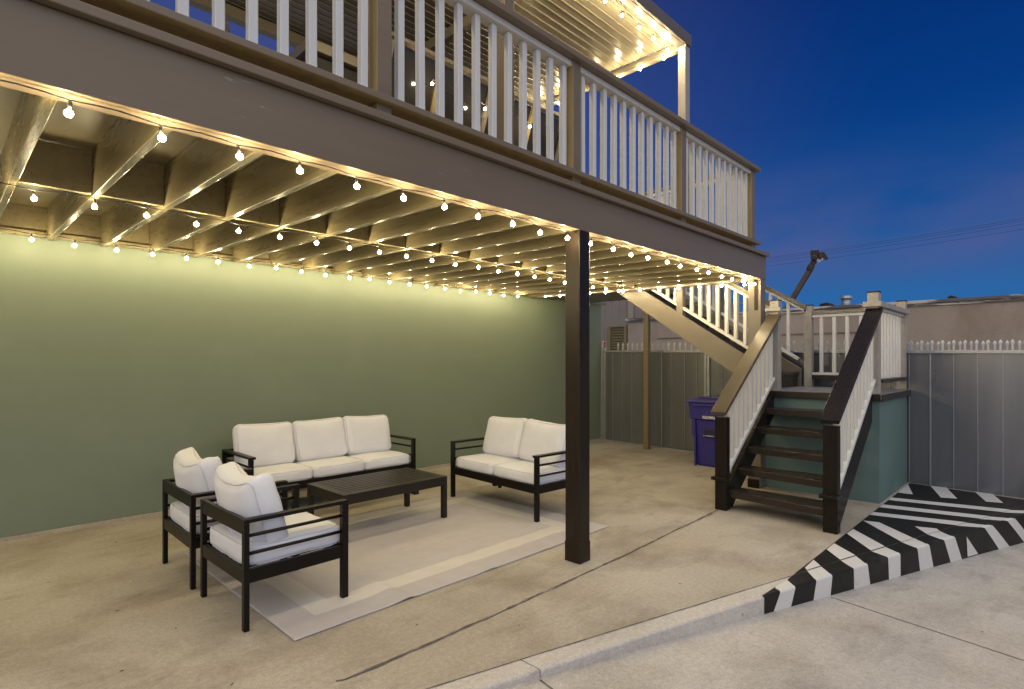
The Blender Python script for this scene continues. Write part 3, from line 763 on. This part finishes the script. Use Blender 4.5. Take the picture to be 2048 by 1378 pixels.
festoon('string of lit festoon bulbs along the top of the green wall', run(-2.046, 30, lambda x: (x + rj(.01), 6.02 + rj(.01), 2.502 + rj(.008))))
festoon('short string of lit festoon bulbs under the deck end by the upper stairs', [(6.75 + rj(.01), 2.72 + 0.2865 * i, 2.43 + 0.01 * i + rj(.004)) for i in range(12)])
festoon('string of lit bulbs along the front edge of the patio cover', [(5.72 - 0.30 * i, 3.165 + rj(.01), 5.00 + rj(.01)) for i in range(27)], bulbs=1)
festoon('string of lit bulbs along the side beam of the patio cover', [(5.86 + rj(.01), 3.29 + 0.316 * i, 5.0 + rj(.01)) for i in range(9)], bulbs=1)
festoon('string of lit bulbs above the dark glazed screen', [(3.45 + 0.72 * i, 4.50, 4.28 - 0.02 * (i % 2)) for i in range(3)])

# ------------------------------------------------------------------ furniture
def cushion_bm(w_, d_, h_, r=0.045, puff=0.02, bend=0.0, sag=0.0, seed=0, nx=16, ny=16, nz=5, pipe=True, wr=0.006):
    """box cushion centred at origin, thickness along z"""
    bm = BM()
    bmesh.ops.create_cube(bm, size=2.0)
    bmesh.ops.subdivide_edges(bm, edges=bm.edges[:], cuts=12, use_grid_fill=True)
    sx, sy, sz_ = w_ / 2, d_ / 2, h_ / 2
    def shape(u, v, t):
        p = Vector((u * sx, v * sy, t * sz_))
        r_ = min(r, sz_ * 0.85)
        q = Vector((max(-sx + r_, min(sx - r_, p.x)), max(-sy + r_, min(sy - r_, p.y)), max(-sz_ + r_, min(sz_ - r_, p.z))))
        d = p - q
        if d.length > r_: d = d.normalized() * r_
        p = q + d
        k = (1 - u * u) * (1 - v * v)
        p.z += puff * k * t
        e = (1 - abs(t)) if abs(t) < 1 else 0
        # side bulge
        if abs(u) > 0.98: p.x += math.copysign(0.010 * (1 - v * v) * (1 - t * t), u)
        if abs(v) > 0.98: p.y += math.copysign(0.010 * (1 - u * u) * (1 - t * t), v)
        nn = noise.noise(Vector((p.x * 7 + seed * 5.1, p.y * 7, t * 1.7 + seed)))
        p += Vector((nn * 0.4, nn * 0.3, nn)) * wr
        p.z += bend * (u * u - 0.3)
        p.y += sag * (1 - u * u) * (1 if v > 0 else 0) * v * -1
        return p
    for v in bm.verts: v.co = shape(v.co.x, v.co.y, v.co.z)
    for f in bm.faces: f.smooth = True
    pipes = None
    if pipe:
        pipes = BM()
        for t in (0.86, -0.86):
            loop = []
            for a in range(48):
                th = 2 * math.pi * a / 48
                c, s = math.cos(th), math.sin(th)
                k = 1 / max(abs(c), abs(s))
                u, v = c * k, s * k
                cr_ = 0.94
                rr = (abs(u) ** 8 + abs(v) ** 8) ** (1 / 8.0)
                u, v = u / rr, v / rr
                p = shape(max(-1, min(1, u)), max(-1, min(1, v)), t)
                p += Vector((u * 0.0, v * 0.0, 0.0))
                n2 = Vector((u * (abs(u) > .8), v * (abs(v) > .8), 0.6 * t))
                p += n2.normalized() * 0.0015
                loop.append(p)
            tube(pipes, loop, 0.0038, 5, closed=True)
    return bm, pipes
def cushion(name, parent, size, loc, rot, label=None, **k):
    bm, pp = cushion_bm(*size, **k)
    o = obj(name, bm, M_fabric, parent, 0, True); o.location = loc; o.rotation_euler = rot
    if pp is not None:
        q = obj('piping', pp, M_pipe, o, 0, True)
    if label: o['label'] = label
    return o

def seat_frame(root, W, Dp, arm_w=0.052, legs=True, middle=False):
    """W width (y), Dp depth (x, front at +x/back at 0). Origin at back centre on ground, faces +x."""
    H_ = 0.62; a = 0.038; lx = 0.030
    for sy in (-1, 1):
        y0 = sy * W / 2; y1 = y0 - sy * a
        ya, yb = min(y0, y1), max(y0, y1)
        for x0, x1 in ((0.0, lx), (Dp - 0.042, Dp)):
            bm = BM(); box(bm, x0, x1, ya, yb, 0.0, 0.598); obj('leg', bm, M_frame, root, 0.0025)
        y2 = y0 - sy * arm_w; yc, yd = min(y0, y2), max(y0, y2)
        bm = BM(); box(bm, 0.0, Dp, yc, yd, 0.5985, H_); obj('armrest', bm, M_frame, root, 0.003)
        for z in (0.525, 0.425):
            bm = BM(); tube(bm, [(lx, (ya + yb) / 2, z), (Dp - 0.042, (ya + yb) / 2, z)], 0.0105, 8); obj('side_bar', bm, M_frame, root)
        bm = BM(); box(bm, lx + .001, Dp - 0.043, ya + .006, yb - .006, 0.262, 0.340); obj('side_apron', bm, M_frame, root, 0.002)
    bm = BM(); box(bm, 0.002, 0.028, -W / 2 + a + .001, W / 2 - a - .001, 0.262, 0.340); obj('back_apron', bm, M_frame, root, 0.002)
    bm = BM(); box(bm, 0.002, 0.028, -W / 2 + a + .001, W / 2 - a - .001, 0.535, 0.619); obj('back_rail', bm, M_frame, root, 0.002)
    bm = BM(); box(bm, Dp - 0.040, Dp - 0.006, -W / 2 + a + .001, W / 2 - a - .001, 0.262, 0.340); obj('front_apron', bm, M_frame, root, 0.002)
    bm = BM()
    k = int((W - 0.1) / 0.12)
    for i in range(k):
        y = -W / 2 + 0.08 + (W - 0.16) * i / max(1, k - 1); box(bm, 0.03, Dp - 0.041, y - 0.035, y + 0.035, 0.290, 0.305)
    obj('seat_slats', bm, M_frame, root)
    for sy in (-1, 1):
        for z in (0.535 - .012, 0.352):
            bm = BM(); sphere(bm, (0.032, sy * (W / 2 - a - 0.006), z), 0.0055, 1); obj('bolt', bm, M_bolt, root, 0, True)
    if middle:
        bm = BM(); box(bm, Dp - 0.09, Dp - 0.05, -0.02, 0.02, 0.225, 0.262); obj('centre_foot', bm, M_frame, root, 0.002)
LEAN = rad(14)
def armchair(loc, rz, label, seed, bend=0.035):
    r = empty('armchair', loc, rz); tag(r, label, 'armchair', 'matching armchairs at the rug edge')
    seat_frame(r, 0.705, 0.64)
    cushion('seat_cushion', r, (0.59, 0.612, 0.130), (0.325, 0, 0.396), (0, 0, 0), seed=seed, puff=0.006, r=0.032)
    # back cushion: width along y, height along z
    c = cushion('back_cushion', r, (0.60, 0.46, 0.165), (0.150, 0.0, 0.625), (rad(90) - LEAN, 0, rad(90)), seed=seed + 3, puff=0.035, bend=bend, sag=0.06, r=0.06, wr=0.010)
    return r
armchair((1.172, 3.575, 0), rad(1.0), 'near dark framed armchair with white cushions, closest to the camera', 1)
armchair((1.158, 4.425, 0), rad(-0.5), 'farther dark framed armchair with white cushions, between near armchair and green wall', 4, 0.05)
def sofa(name, loc, rz, W, n_, label, cat, seed, tilt):
    r = empty(name, loc, rz); tag(r, label, cat)
    seat_frame(r, W, 0.72, arm_w=0.058, middle=True)
    wi = (W - 0.095) / n_
    for i in range(n_):
        y = -W / 2 + 0.0475 + wi * (i + .5)
        cushion('seat_cushion', r, (0.66, wi - 0.004, 0.122), (0.36, y, 0.388), (0, 0, 0), seed=seed + i, puff=0.005, r=0.03)
        cushion('back_cushion', r, (wi * 0.985, 0.44, 0.15), (0.205 + 0.012 * ((i * 7) % 3), y - tilt[i][1], 0.655 + tilt[i][2]), (rad(90) - rad(17), tilt[i][0], rad(90)), seed=seed + 7 * i + 2, puff=0.030, bend=0.014, sag=0.018, r=0.055, wr=0.008)
    return r
sofa('sofa', (2.888, 5.985, 0), rad(-90), 1.832, 3, 'three seat sofa with off white cushions against the green wall', 'sofa', 11, [(rad(1.5), 0.0, 0.0), (rad(-1), -0.005, 0.0), (rad(2), 0.01, 0.0)])
sofa('loveseat', (4.625, 4.105, 0), rad(180 - 3.2), 1.345, 2, 'two seat loveseat with off white cushions, partly behind the tall brown post', 'loveseat', 31, [(rad(-2), 0.0, 0.0), (rad(2.5), 0.01, 0.0)])
# coffee table
ct = empty('coffee_table', (2.852, 4.515, 0), rad(0.3)); tag(ct, 'low slatted dark metal coffee table standing on the rug', 'coffee table')
TL, TW, TH = 1.085, 0.645, 0.402
bm = BM(); b_ = 0.075
box(bm, -TL / 2, -TL / 2 + b_, -TW / 2, TW / 2, TH - 0.022, TH); box(bm, TL / 2 - b_, TL / 2, -TW / 2, TW / 2, TH - 0.022, TH)
box(bm, -TL / 2 + b_ + .0005, TL / 2 - b_ - .0005, -TW / 2, -TW / 2 + 0.045, TH - 0.022, TH); box(bm, -TL / 2 + b_ + .0005, TL / 2 - b_ - .0005, TW / 2 - 0.045, TW / 2, TH - 0.022, TH)
obj('top_frame', bm, M_table, ct, 0.002)
bm = BM()
ns = 9; pitch = (TW - 0.09) / ns
for i in range(ns):
    y = -TW / 2 + 0.045 + pitch * (i + .5); box(bm, -TL / 2 + b_ + .001, TL / 2 - b_ - .001, y - pitch / 2 + 0.007, y + pitch / 2 - 0.007, TH - 0.020, TH - 0.0015)
obj('top_slats', bm, M_table, ct, 0.0015)
for y in (-TW / 2 + 0.004, TW / 2 - 0.030):
    bm = BM(); box(bm, -TL / 2 + 0.046, TL / 2 - 0.046, y, y + 0.026, TH - 0.085, TH - 0.0225); obj('apron', bm, M_table, ct, 0.002)
for x in (-TL / 2 + 0.004, TL / 2 - 0.030):
    bm = BM(); box(bm, x, x + 0.026, -TW / 2 + 0.046, TW / 2 - 0.046, TH - 0.085, TH - 0.0225); obj('apron', bm, M_table, ct, 0.002)
for sx in (-1, 1):
    for sy in (-1, 1):
        x = sx * (TL / 2 - 0.0225); y = sy * (TW / 2 - 0.0225)
        bm = BM(); box(bm, x - 0.0225, x + 0.0225, y - 0.0225, y + 0.0225, 0.008, TH - 0.0225); obj('leg', bm, M_table, ct, 0.002)
bm = BM(); box(bm, 0.19, 0.235, -TW / 2 + 0.031, TW / 2 - 0.031, TH - 0.125, TH - 0.0865); obj('cross_brace', bm, M_table, ct, 0.002)

# rug with pressed folds
bm = BM()
RX0, RX1, RY0, RY1 = 1.330, 4.247, 2.928, 4.905
xs = sorted(set([round(RX0 + (RX1 - RX0) * i / 150, 4) for i in range(151)] + [1.545, 1.70, 3.88, 4.04])); ys = sorted(set([round(RY0 + (RY1 - RY0) * i / 70, 4) for i in range(71)] + [3.137, 3.292, 4.54, 4.70]))
folds = [2.075, 2.745, 3.40, 3.72]
def rz_(x, y):
    z = 0.007
    for f_ in folds:
        fx = f_ + 0.025 * math.sin(y * 3 + f_ * 4) + (3.2 - y) * 0.10 * (1 if f_ < 3 else -0.3)
        a = 0.012 if f_ in (2.075,) else (0.006 if f_ < 3 else 0.004)
        a *= 1.0 if y < 3.35 else max(0.25, 1 - (y - 3.35) * 1.1)
        d = (x - fx)
        z += a * math.exp(-(d / (0.035 if d > 0 else 0.10)) ** 2)
    z += 0.003 * noise.noise(Vector((x * 4, y * 4, 1)))
    # flatten where furniture legs and table stand
    if y < RY0 + 0.02: z += 0.001
    return max(z, 0.005)
grid = [[bm.verts.new((x, y + 0.004 * math.sin((x - 1.3) * 2.15) * (1 if y == ys[0] else 0), rz_(x, y))) for y in ys] for x in xs]
def rc(x, y):
    cx_, cy_ = x, y
    inb = 1.545 < cx_ < 4.04 and 3.137 < cy_ < 4.70
    inn = 1.70 < cx_ < 3.88 and 3.292 < cy_ < 4.54
    if inn: return 0
    if inb: return 1
    return 2
for i in range(len(xs) - 1):
    for j in range(len(ys) - 1):
        f = bm.faces.new((grid[i][j], grid[i + 1][j], grid[i + 1][j + 1], grid[i][j + 1])); f.smooth = True
        f.material_index = rc((xs[i] + xs[i + 1]) / 2, (ys[j] + ys[j + 1]) / 2)
ext = bmesh.ops.extrude_face_region(bm, geom=bm.faces[:])
for v in [g for g in ext['geom'] if isinstance(g, bmesh.types.BMVert)]: v.co.z -= 0.0045
rg = obj('rug', bm, [M_rugA, M_rugB, M_rugC]); tag(rg, 'large pale flatweave rug with a cream border stripe and fold creases', 'rug')

# ------------------------------------------------------------------ wheeled bin
bn = empty('wheeled_bin', (7.62, 3.55, 0), rad(-2)); tag(bn, 'purple wheeled bin by the grey fence, left of the lower stairs', 'bin')
# local: front face at x=0 looking -x ; width along y
def loft(bm, secs, mi=0):
    rings = []
    for (z, x0, x1, hw, r) in secs:
        ring = []
        for cx_, cy_, a0 in ((x1 - r, hw - r, 0), (x0 + r, hw - r, 90), (x0 + r, -hw + r, 180), (x1 - r, -hw + r, 270)):
            for k in range(5):
                a = rad(a0 + 22.5 * k); ring.append(bm.verts.new((cx_ + r * math.cos(a), cy_ + r * math.sin(a), z)))
        rings.append(ring)
    n_ = len(rings[0])
    for A, B in zip(rings, rings[1:]):
        for j in range(n_):
            f = bm.faces.new((A[j], A[(j + 1) % n_], B[(j + 1) % n_], B[j])); f.smooth = False
    bm.faces.new(rings[0][::-1]); bm.faces.new(rings[-1])
bm = BM()
loft(bm, [(0.0, 0.035, 0.52, 0.235, 0.05), (0.03, 0.02, 0.55, 0.248, 0.05), (0.655, -0.02, 0.62, 0.272, 0.05), (0.675, -0.05, 0.64, 0.300, 0.04), (0.80, -0.058, 0.66, 0.307, 0.04), (0.915, -0.075, 0.68, 0.320, 0.04)])
body = obj('body', bm, M_bin, bn, 0.006)
bm = BM()
loft(bm, [(0.916, -0.115, 0.70, 0.348, 0.05), (0.938, -0.12, 0.71, 0.352, 0.05), (0.943, -0.10, 0.70, 0.34, 0.05), (0.962, -0.04, 0.67, 0.30, 0.05)])
lid = obj('lid', bm, M_binlid, bn, 0.004)
bm = BM(); box(bm, 0.03, 0.60, -0.20, 0.20, 0.9625, 0.985); obj('raised_panel', bm, M_bin, lid, 0.010)
bm = BM(); prism(bm, [(-0.075, 0.86), (-0.098, 0.86), (-0.098, 0.90), (-0.07, 0.905)], -0.22, 0.22, 'Y'); obj('grip_lip', bm, M_bin, body, 0.006)
# recess frame, bar
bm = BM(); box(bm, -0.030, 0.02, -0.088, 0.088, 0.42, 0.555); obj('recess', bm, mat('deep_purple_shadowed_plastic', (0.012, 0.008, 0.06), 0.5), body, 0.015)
bm = BM(); tube(bm, [(-0.045, -0.085, 0.445), (-0.045, 0.085, 0.445)], 0.010, 8); obj('lift_bar', bm, M_steel, body)
bm = BM(); prism(bm, [(0.20, 0.0), (0.225, 0.0), (0.235, 0.42), (0.262, 0.44), (0.262, 0.66), (0.21, 0.66), (0.205, 0.42)], -0.042, 0.0, 'X'); obj('side_rib', bm, M_bin, body, 0.006)
for y in (-0.25, 0.25):
    bm = BM(); bmesh.ops.create_cone(bm, cap_ends=True, segments=24, radius1=0.13, radius2=0.13, depth=0.05, matrix=Matrix.Translation((0.60, y, 0.13)) @ Matrix.Rotation(rad(90), 4, 'X'))
    obj('wheel', bm, M_black, bn, 0.008)
tcv = D.curves.new('serial_number', 'FONT'); tcv.body = 'R56259MR6'; tcv.size = 0.072; tcv.extrude = 0.0008; tcv.align_x = 'CENTER'; tcv.space_character = 0.92; tcv.offset = 0.001
to = D.objects.new('serial_number', tcv); col.objects.link(to)
dg = bpy.context.evaluated_depsgraph_get(); me = D.meshes.new_from_object(to.evaluated_get(dg)); D.objects.remove(to)
me.materials.clear(); me.materials.append(M_binink)
to = D.objects.new('serial_number', me); link(to, body); to.location = (-0.0285, 0.115, 0.655); to.rotation_euler = (rad(90), 0, rad(-90)); to.scale = (0.56, 0.80, 1)
to.location = (-0.056, 0.0, 0.685)

# ------------------------------------------------------------------ fence
A_ = Vector((8.83, 6.27, 0)); B_ = Vector((8.28, 0.30, 0)); dF = (B_ - A_); LF = dF.length; dF.normalize()
rzF = math.atan2(dF.y, dF.x)
fn = empty('metal_fence', A_, rzF); tag(fn, 'tall grey sheet metal fence topped with pale spear points', 'fence')
def ft(x): return 1.70 - 0.0143 * x
def fb(x): return -0.01 if x < 4.9 else -0.26
XE = 8.6
seg = [(0.10, 2.16), (2.24, 4.86), (4.90, 6.9), (6.94, XE)]
def sheet(bm, x0, x1, step, amp):
    n_ = int((x1 - x0) / step); prev = None
    for i in range(n_ * 4 + 1):
        x = x0 + (x1 - x0) * i / (n_ * 4); ph = i % 4
        y = amp * (1 if ph in (1, 2) else 0) + 0.0
        a = bm.verts.new((x, y, fb((x0 + x1) / 2) + 0.02)); b = bm.verts.new((x, y, ft(x) - 0.03))
        if prev: bm.faces.new((prev[0], a, b, prev[1]))
        prev = (a, b)
for x0, x1 in seg:
    bm = BM(); sheet(bm, x0, x1, 0.222, 0.0003)
    o = obj('sheet_panel', bm, M_panel, fn)
    so_ = o.modifiers.new('s', 'SOLIDIFY'); so_.thickness = 0.002
    bm = BM(); beam(bm, (x0, -0.01, ft(x0) - 0.015), (x1, -0.01, ft(x1) - 0.015), 0.05, 0.038); obj('top_rail', bm, M_steel, fn, 0.003)
    bm = BM(); beam(bm, (x0, -0.012, fb(x0 + .1) + 0.018), (x1, -0.012, fb(x1) + 0.018), 0.03, 0.026); obj('bottom_rail', bm, M_steel, fn, 0.003)
SE = [0.28, 0.50, 0.72, 1.35, 1.56, 1.80, 2.02, 2.47, 2.69, 2.91, 3.13] + [4.73, 4.94, 5.155, 5.38, 5.60, 5.82, 6.04, 6.26, 6.48]
for i, x in enumerate(SE):
    wd = 0.016 if i in (3, 13) else 0.007
    bm = BM(); box(bm, x - wd / 2, x + wd / 2, -0.014, -0.006, fb(x) + 0.04, ft(x) - 0.036); obj('seam_strip', bm, M_steel, fn, 0.001)
for x, w_ in ((0.025, 0.05), (0.085, 0.035), (2.185, 0.035), (2.235, 0.05), (4.88, 0.03), (6.92, 0.04)):
    bm = BM(); box(bm, x - w_ / 2, x + w_ / 2, -0.03, 0.03, fb(x), ft(x) + 0.005 if x > .05 else ft(x) + 0.12); obj('post', bm, M_steel, fn, 0.003)
# spear
def spear_bm(wd=0.017):
    bm = BM(); box(bm, -wd / 2, wd / 2, -wd / 2, wd / 2, 0, 0.07)
    box(bm, -0.016, 0.016, -0.012, 0.012, 0.0705, 0.075)
    r0 = [bm.verts.new(p) for p in ((-.012, -.008, .0765), (.012, -.008, .0765), (.012, .008, .0765), (-.012, .008, .0765))]
    r1 = [bm.verts.new(p) for p in ((-.017, -.009, .094), (.017, -.009, .094), (.017, .009, .094), (-.017, .009, .094))]
    tp = bm.verts.new((0, 0, 0.125))
    for i in range(4):
        bm.faces.new((r0[i], r0[(i + 1) % 4], r1[(i + 1) % 4], r1[i])); bm.faces.new((r1[i], r1[(i + 1) % 4], tp))
    bm.faces.new(r0[::-1])
    return bm
_s = obj('spear', spear_bm(), M_spear); SP = _s.data; D.objects.remove(_s)
x = 0.40
while x < XE:
    s = D.objects.new('spear_point', SP); link(s, fn); s.location = (x, 0.0, ft(x) + 0.004 - (0.02 if x < 4.8 else 0)); s.rotation_euler = (0, rj(.02), rj(.2))
    if x < 4.5:
        s.scale = (1.0, 1.0, 1.32)
        x += 0.109
    else: x += 0.1045
# second fence line just beyond, its points visible between
f2 = empty('rear_fence', A_ + Vector((0.05, 0, 0)), rzF); tag(f2, 'second row of pale fence spears just beyond the grey metal fence', 'fence')
bm = BM(); beam(bm, (4.3, 0, 1.59), (XE, 0, 1.55), 0.02, 0.03); obj('top_rail', bm, M_steel, f2)
bm = BM(); box(bm, 4.0, XE, -0.008, 0.008, -0.3, 0.0 + 1.55); obj('sheet_panel', bm, M_panel, f2)
x = 4.5 - 0.008
while x < XE:
    s = D.objects.new('spear_point', SP); link(s, f2); s.location = (x, 0, 1.618 - 0.006 * (x - 4.6)); s.rotation_euler = (0, rj(.02), rj(.2)); x += 0.1045
# little notice at the wall end
bm = BM(); box(bm, -0.004, 0.004, -0.045, 0.045, -0.11, 0.11)
nt_ = obj('notice_sign', bm, M_sign, None, 0.001); nt_.location = (8.86, 6.235, 1.77); tag(nt_, 'small faded red and white notice where green wall meets fence', 'sign')
bm = BM(); box(bm, -0.0065, -0.0045, -0.043, 0.01, -0.02, 0.10); box(bm, -0.0065, -0.0045, 0.012, 0.043, 0.02, 0.04); obj('red_print', bm, M_signred, nt_)
nt_.rotation_euler = (0, 0, rad(-4))

# ------------------------------------------------------------------ neighbouring buildings
nb = empty('stucco_building', (12.0, 2.0, 0)); tag(nb, 'low weathered beige stucco building beyond the fence', 'building')
org = (12.0, 2.0, 0)
bm = BM(); box(bm, 12.0, 20.0, -9.0, 7.72, -0.4, 2.50); fo('wall', bm, M_stucco, nb, 0.01, org)
bm = BM(); box(bm, 11.95, 20.05, -9.05, 7.78, 2.501, 2.555); fo('parapet_flashing', bm, M_flash, nb, 0.006, org)
bm = BM(); box(bm, 11.97, 12.0, -9.0, 7.74, 2.455, 2.5); fo('drip_edge', bm, M_flash, nb, 0.004, org)
bm = BM(); box(bm, 11.985, 12.0, 2.3, 6.9, 2.02, 2.05); fo('wall_conduit', bm, M_coverbeam, nb, 0.002, org)
# roof clutter, each its own thing
bm = BM(); bmesh.ops.create_cone(bm, cap_ends=True, segments=20, radius1=0.085, radius2=0.085, depth=0.22, matrix=Matrix.Translation((0, 0, 0.11)))
fl = obj('roof_flue', bm, M_pvc, None, 0, True); fl.location = (13.0, 3.17, 2.556); tag(fl, 'round metal roof flue with a cap behind the landing railing', 'flue')
bm = BM(); bmesh.ops.create_cone(bm, cap_ends=True, segments=20, radius1=0.12, radius2=0.11, depth=0.05, matrix=Matrix.Translation((0, 0, 0.245))); obj('flue_cap', bm, M_pvc, fl)
bm = BM(); prism(bm, [(-0.2, 0), (0.42, 0), (0.40, 0.03), (0.16, 0.05), (0.14, 0.15), (0.0, 0.17), (-0.02, 0.15), (-0.20, 0.04)], -0.2, 0.2, 'X')
s1 = obj('roof_vent', bm, M_black, None, 0.01); s1.location = (13.2, 3.52, 2.556); tag(s1, 'black hooded roof vent left of the round metal flue', 'roof vent'); s1.rotation_euler = (0, 0, 0)
bm = BM(); prism(bm, [(-0.14, 0), (0.06, 0), (0.08, 0.05), (0.04, 0.085), (0.0, 0.075)], -0.1, 0.1, 'X')
s2 = obj('roof_vent', bm, M_black, None, 0.008); s2.location = (12.4, 1.36, 2.556); tag(s2, 'small black wedge vent alone on the parapet at far right', 'roof vent')
bm = BM(); tube(bm, [(0, 0, 0), (0, 0, 0.24)], 0.008, 6); tube(bm, [(-0.0, -0.05, 0.24), (0, 0.03, 0.24)], 0.012, 6)
s3 = obj('roof_mast', bm, M_coverbeam); s3.location = (13.0, 2.72, 2.556); tag(s3, 'thin metal mast on the roof beside the tall newel post', 'mast')

sb = empty('siding_building', (14.0, 9.0, 0)); tag(sb, 'taller grey ribbed siding building with an ochre louvre, behind the stairs', 'building')
org = (14.0, 9.0, 0)
bm = BM()
y = 6.24; prev = None
pts = []
while y < 15:
    for dy, dx in ((0, 0), (0.20, 0), (0.215, 0.018), (0.235, 0.018), (0.25, 0)):
        pts.append((14.0 + dx, y + dy))
    y += 0.26
for i in range(len(pts) - 1):
    p, q = pts[i], pts[i + 1]
    if q[1] > p[1]: bm.faces.new([bm.verts.new(c) for c in ((p[0], p[1], -.4), (q[0], q[1], -.4), (q[0], q[1], 4.6 if p[1] > 7.6 else 3.05), (p[0], p[1], 4.6 if p[1] > 7.6 else 3.05))])
bmesh.ops.remove_doubles(bm, verts=bm.verts, dist=1e-4)
fo('ribbed_wall', bm, M_siding, sb, 0, org)
bm = BM(); box(bm, 14.03, 16, 7.6, 15, -.4, 4.6); box(bm, 14.03, 15.2, 6.25, 7.598, -.4, 3.05); fo('core', bm, M_siding, sb, 0, org)
bm = BM(); box(bm, 13.93, 16.1, 7.55, 15.1, 4.601, 4.68); fo('roof', bm, M_black, sb, 0.01, org)
bm = BM(); box(bm, 13.93, 15.3, 6.2, 7.548, 3.051, 3.09); fo('roof', bm, M_flash, sb, 0.01, org)
bm = BM(); box(bm, 13.95, 13.999, 8.82, 8.98, -0.4, 4.6); fo('corner_trim', bm, M_stucco, sb, 0.004, org)
bm = BM(); box(bm, 13.94, 13.998, 9.03, 9.12, 1.2, 2.49); box(bm, 13.94, 13.998, 9.59, 9.70, 1.2, 2.49); box(bm, 13.94, 13.998, 9.03, 9.70, 2.4905, 2.53)
lvf = fo('louvre_frame', bm, M_brownwood, sb, 0.004, org)
bm = BM()
for k in range(16):
    z = 1.22 + k * 0.08
    v = [bm.verts.new(p) for p in ((13.995, 9.12, z + .065), (13.995, 9.59, z + .065), (13.955, 9.59, z), (13.955, 9.12, z))]; bm.faces.new(v)
lv = obj('louvre_slats', bm, M_louver, lvf)

# telescopic boom in the distance
bo = empty('crane_boom', (25.0, 8.2, 0)); tag(bo, 'rusty brown telescopic crane boom slanting up into the dusk sky', 'crane boom')
org = (25.0, 8.2, 0)
p0 = Vector((25.0, 8.75, 3.0)); p1 = Vector((25.0, 7.37, 5.32)); p2 = Vector((25.0, 7.08, 5.78))
bm = BM(); beam(bm, p0, p1, 0.17, 0.18, (1, 0, 0)); fo('boom_arm', bm, M_boom, bo, 0.02, org)
bm = BM(); beam(bm, p0 + Vector((0, -.10, -.06)), p1 + Vector((0, -.10, -.06)), 0.03, 0.035, (1, 0, 0)); fo('boom_pipe', bm, M_boomhead, bo, 0.01, org)
bm = BM()
beam(bm, p1 + Vector((0, .07, -.12)), p1 + Vector((0, -.04, .12)), 0.24, 0.24, (1, 0, 0)); beam(bm, p1 + Vector((0, -.02, .10)), p1 + Vector((0, -.17, .36)), 0.2, 0.17, (1, 0, 0), off=(0, 0.04))
beam(bm, p1 + Vector((0, -.10, .30)), p2 + Vector((0, .10, .02)), 0.24, 0.2, (1, 0, 0), off=(0, -0.04))
fo('boom_joint', bm, M_boomhead, bo, 0.05, org)
bm = BM(); sphere(bm, p2 + Vector((0, -.08, .04)), 0.14, 2)
for v in bm.verts: v.co += Vector((noise.noise(v.co * 4), noise.noise(v.co * 4 + Vector((5, 0, 0))), noise.noise(v.co * 5 + Vector((0, 7, 0))))) * 0.16
beam(bm, p2 + Vector((0, -.15, .08)), p2 + Vector((0, -.30, -.20)), 0.12, 0.07, (1, 0, 0)); beam(bm, p2 + Vector((0, .30, .14)), p2 + Vector((0, 0, .12)), 0.2, 0.08, (1, 0, 0))
fo('boom_head', bm, M_boomhead, bo, 0, org)
bm = BM(); beam(bm, p2 + Vector((0, .06, -.22)), p2 + Vector((0, -.12, -.08)), 0.2, 0.10, (1, 0, 0)); fo('lamp_housing', bm, M_spear, bo, 0.02, org)
bm = BM(); box(bm, 24.8, 25.2, 8.4, 9.1, -0.4, 3.0); fo('boom_base', bm, M_boom, bo, 0.02, org)

# power lines far behind
for i, (z0, z1) in enumerate(((8.62, 9.02), (8.50, 8.90), (8.33, 8.72), (8.05, 8.45))):
    bm = BM(); pts = []
    for k in range(33):
        t = k / 32; y = 30 - 60 * t
        # straight chord matched between y=14.5 and y=1.5, slight sag
        s_ = (14.55 - y) / 13.08
        pts.append((40.0, y, z0 + (z1 - z0) * s_ + 0.35 * (s_ - 0.5) ** 2 - 0.0875))
    tube(bm, pts, 0.0075, 5)
    o = obj('power_line', bm, M_wire); tag(o, ['topmost of the four thin power wires crossing the sky', 'second from top of the four power wires', 'third from top of the four power wires', 'lowest of the four thin power wires'][i], 'power line', 'power wires across the sky')

# scattered leaf scraps on the patio
SC = [(0.75, 4.05), (0.93, 3.55), (0.62, 3.25), (0.52, 4.9), (1.9, 2.62), (2.3, 2.2), (3.9, 2.0), (5.0, 2.9), (5.6, 4.1), (0.95, 2.75)]
for i, (x, y) in enumerate(SC):
    bm = BM(); k = 6; a0 = random.random() * 6
    ring = [bm.verts.new((math.cos(a0 + 2 * math.pi * j / k) * (0.006 + 0.008 * random.random()), math.sin(a0 + 2 * math.pi * j / k) * 0.004, 0.001 + 0.002 * random.random())) for j in range(k)]
    c_ = bm.verts.new((0, 0, 0.004))
    for j in range(k): bm.faces.new((ring[j], ring[(j + 1) % k], c_))
    o = obj('leaf_scrap', bm, M_fleck); o.location = (x, y, 0.001); o.rotation_euler = (0, 0, random.random() * 3); tag(o, 'tiny dark dry leaf scrap lying on the bare patio concrete', 'leaf', 'dry leaf scraps on the patio')
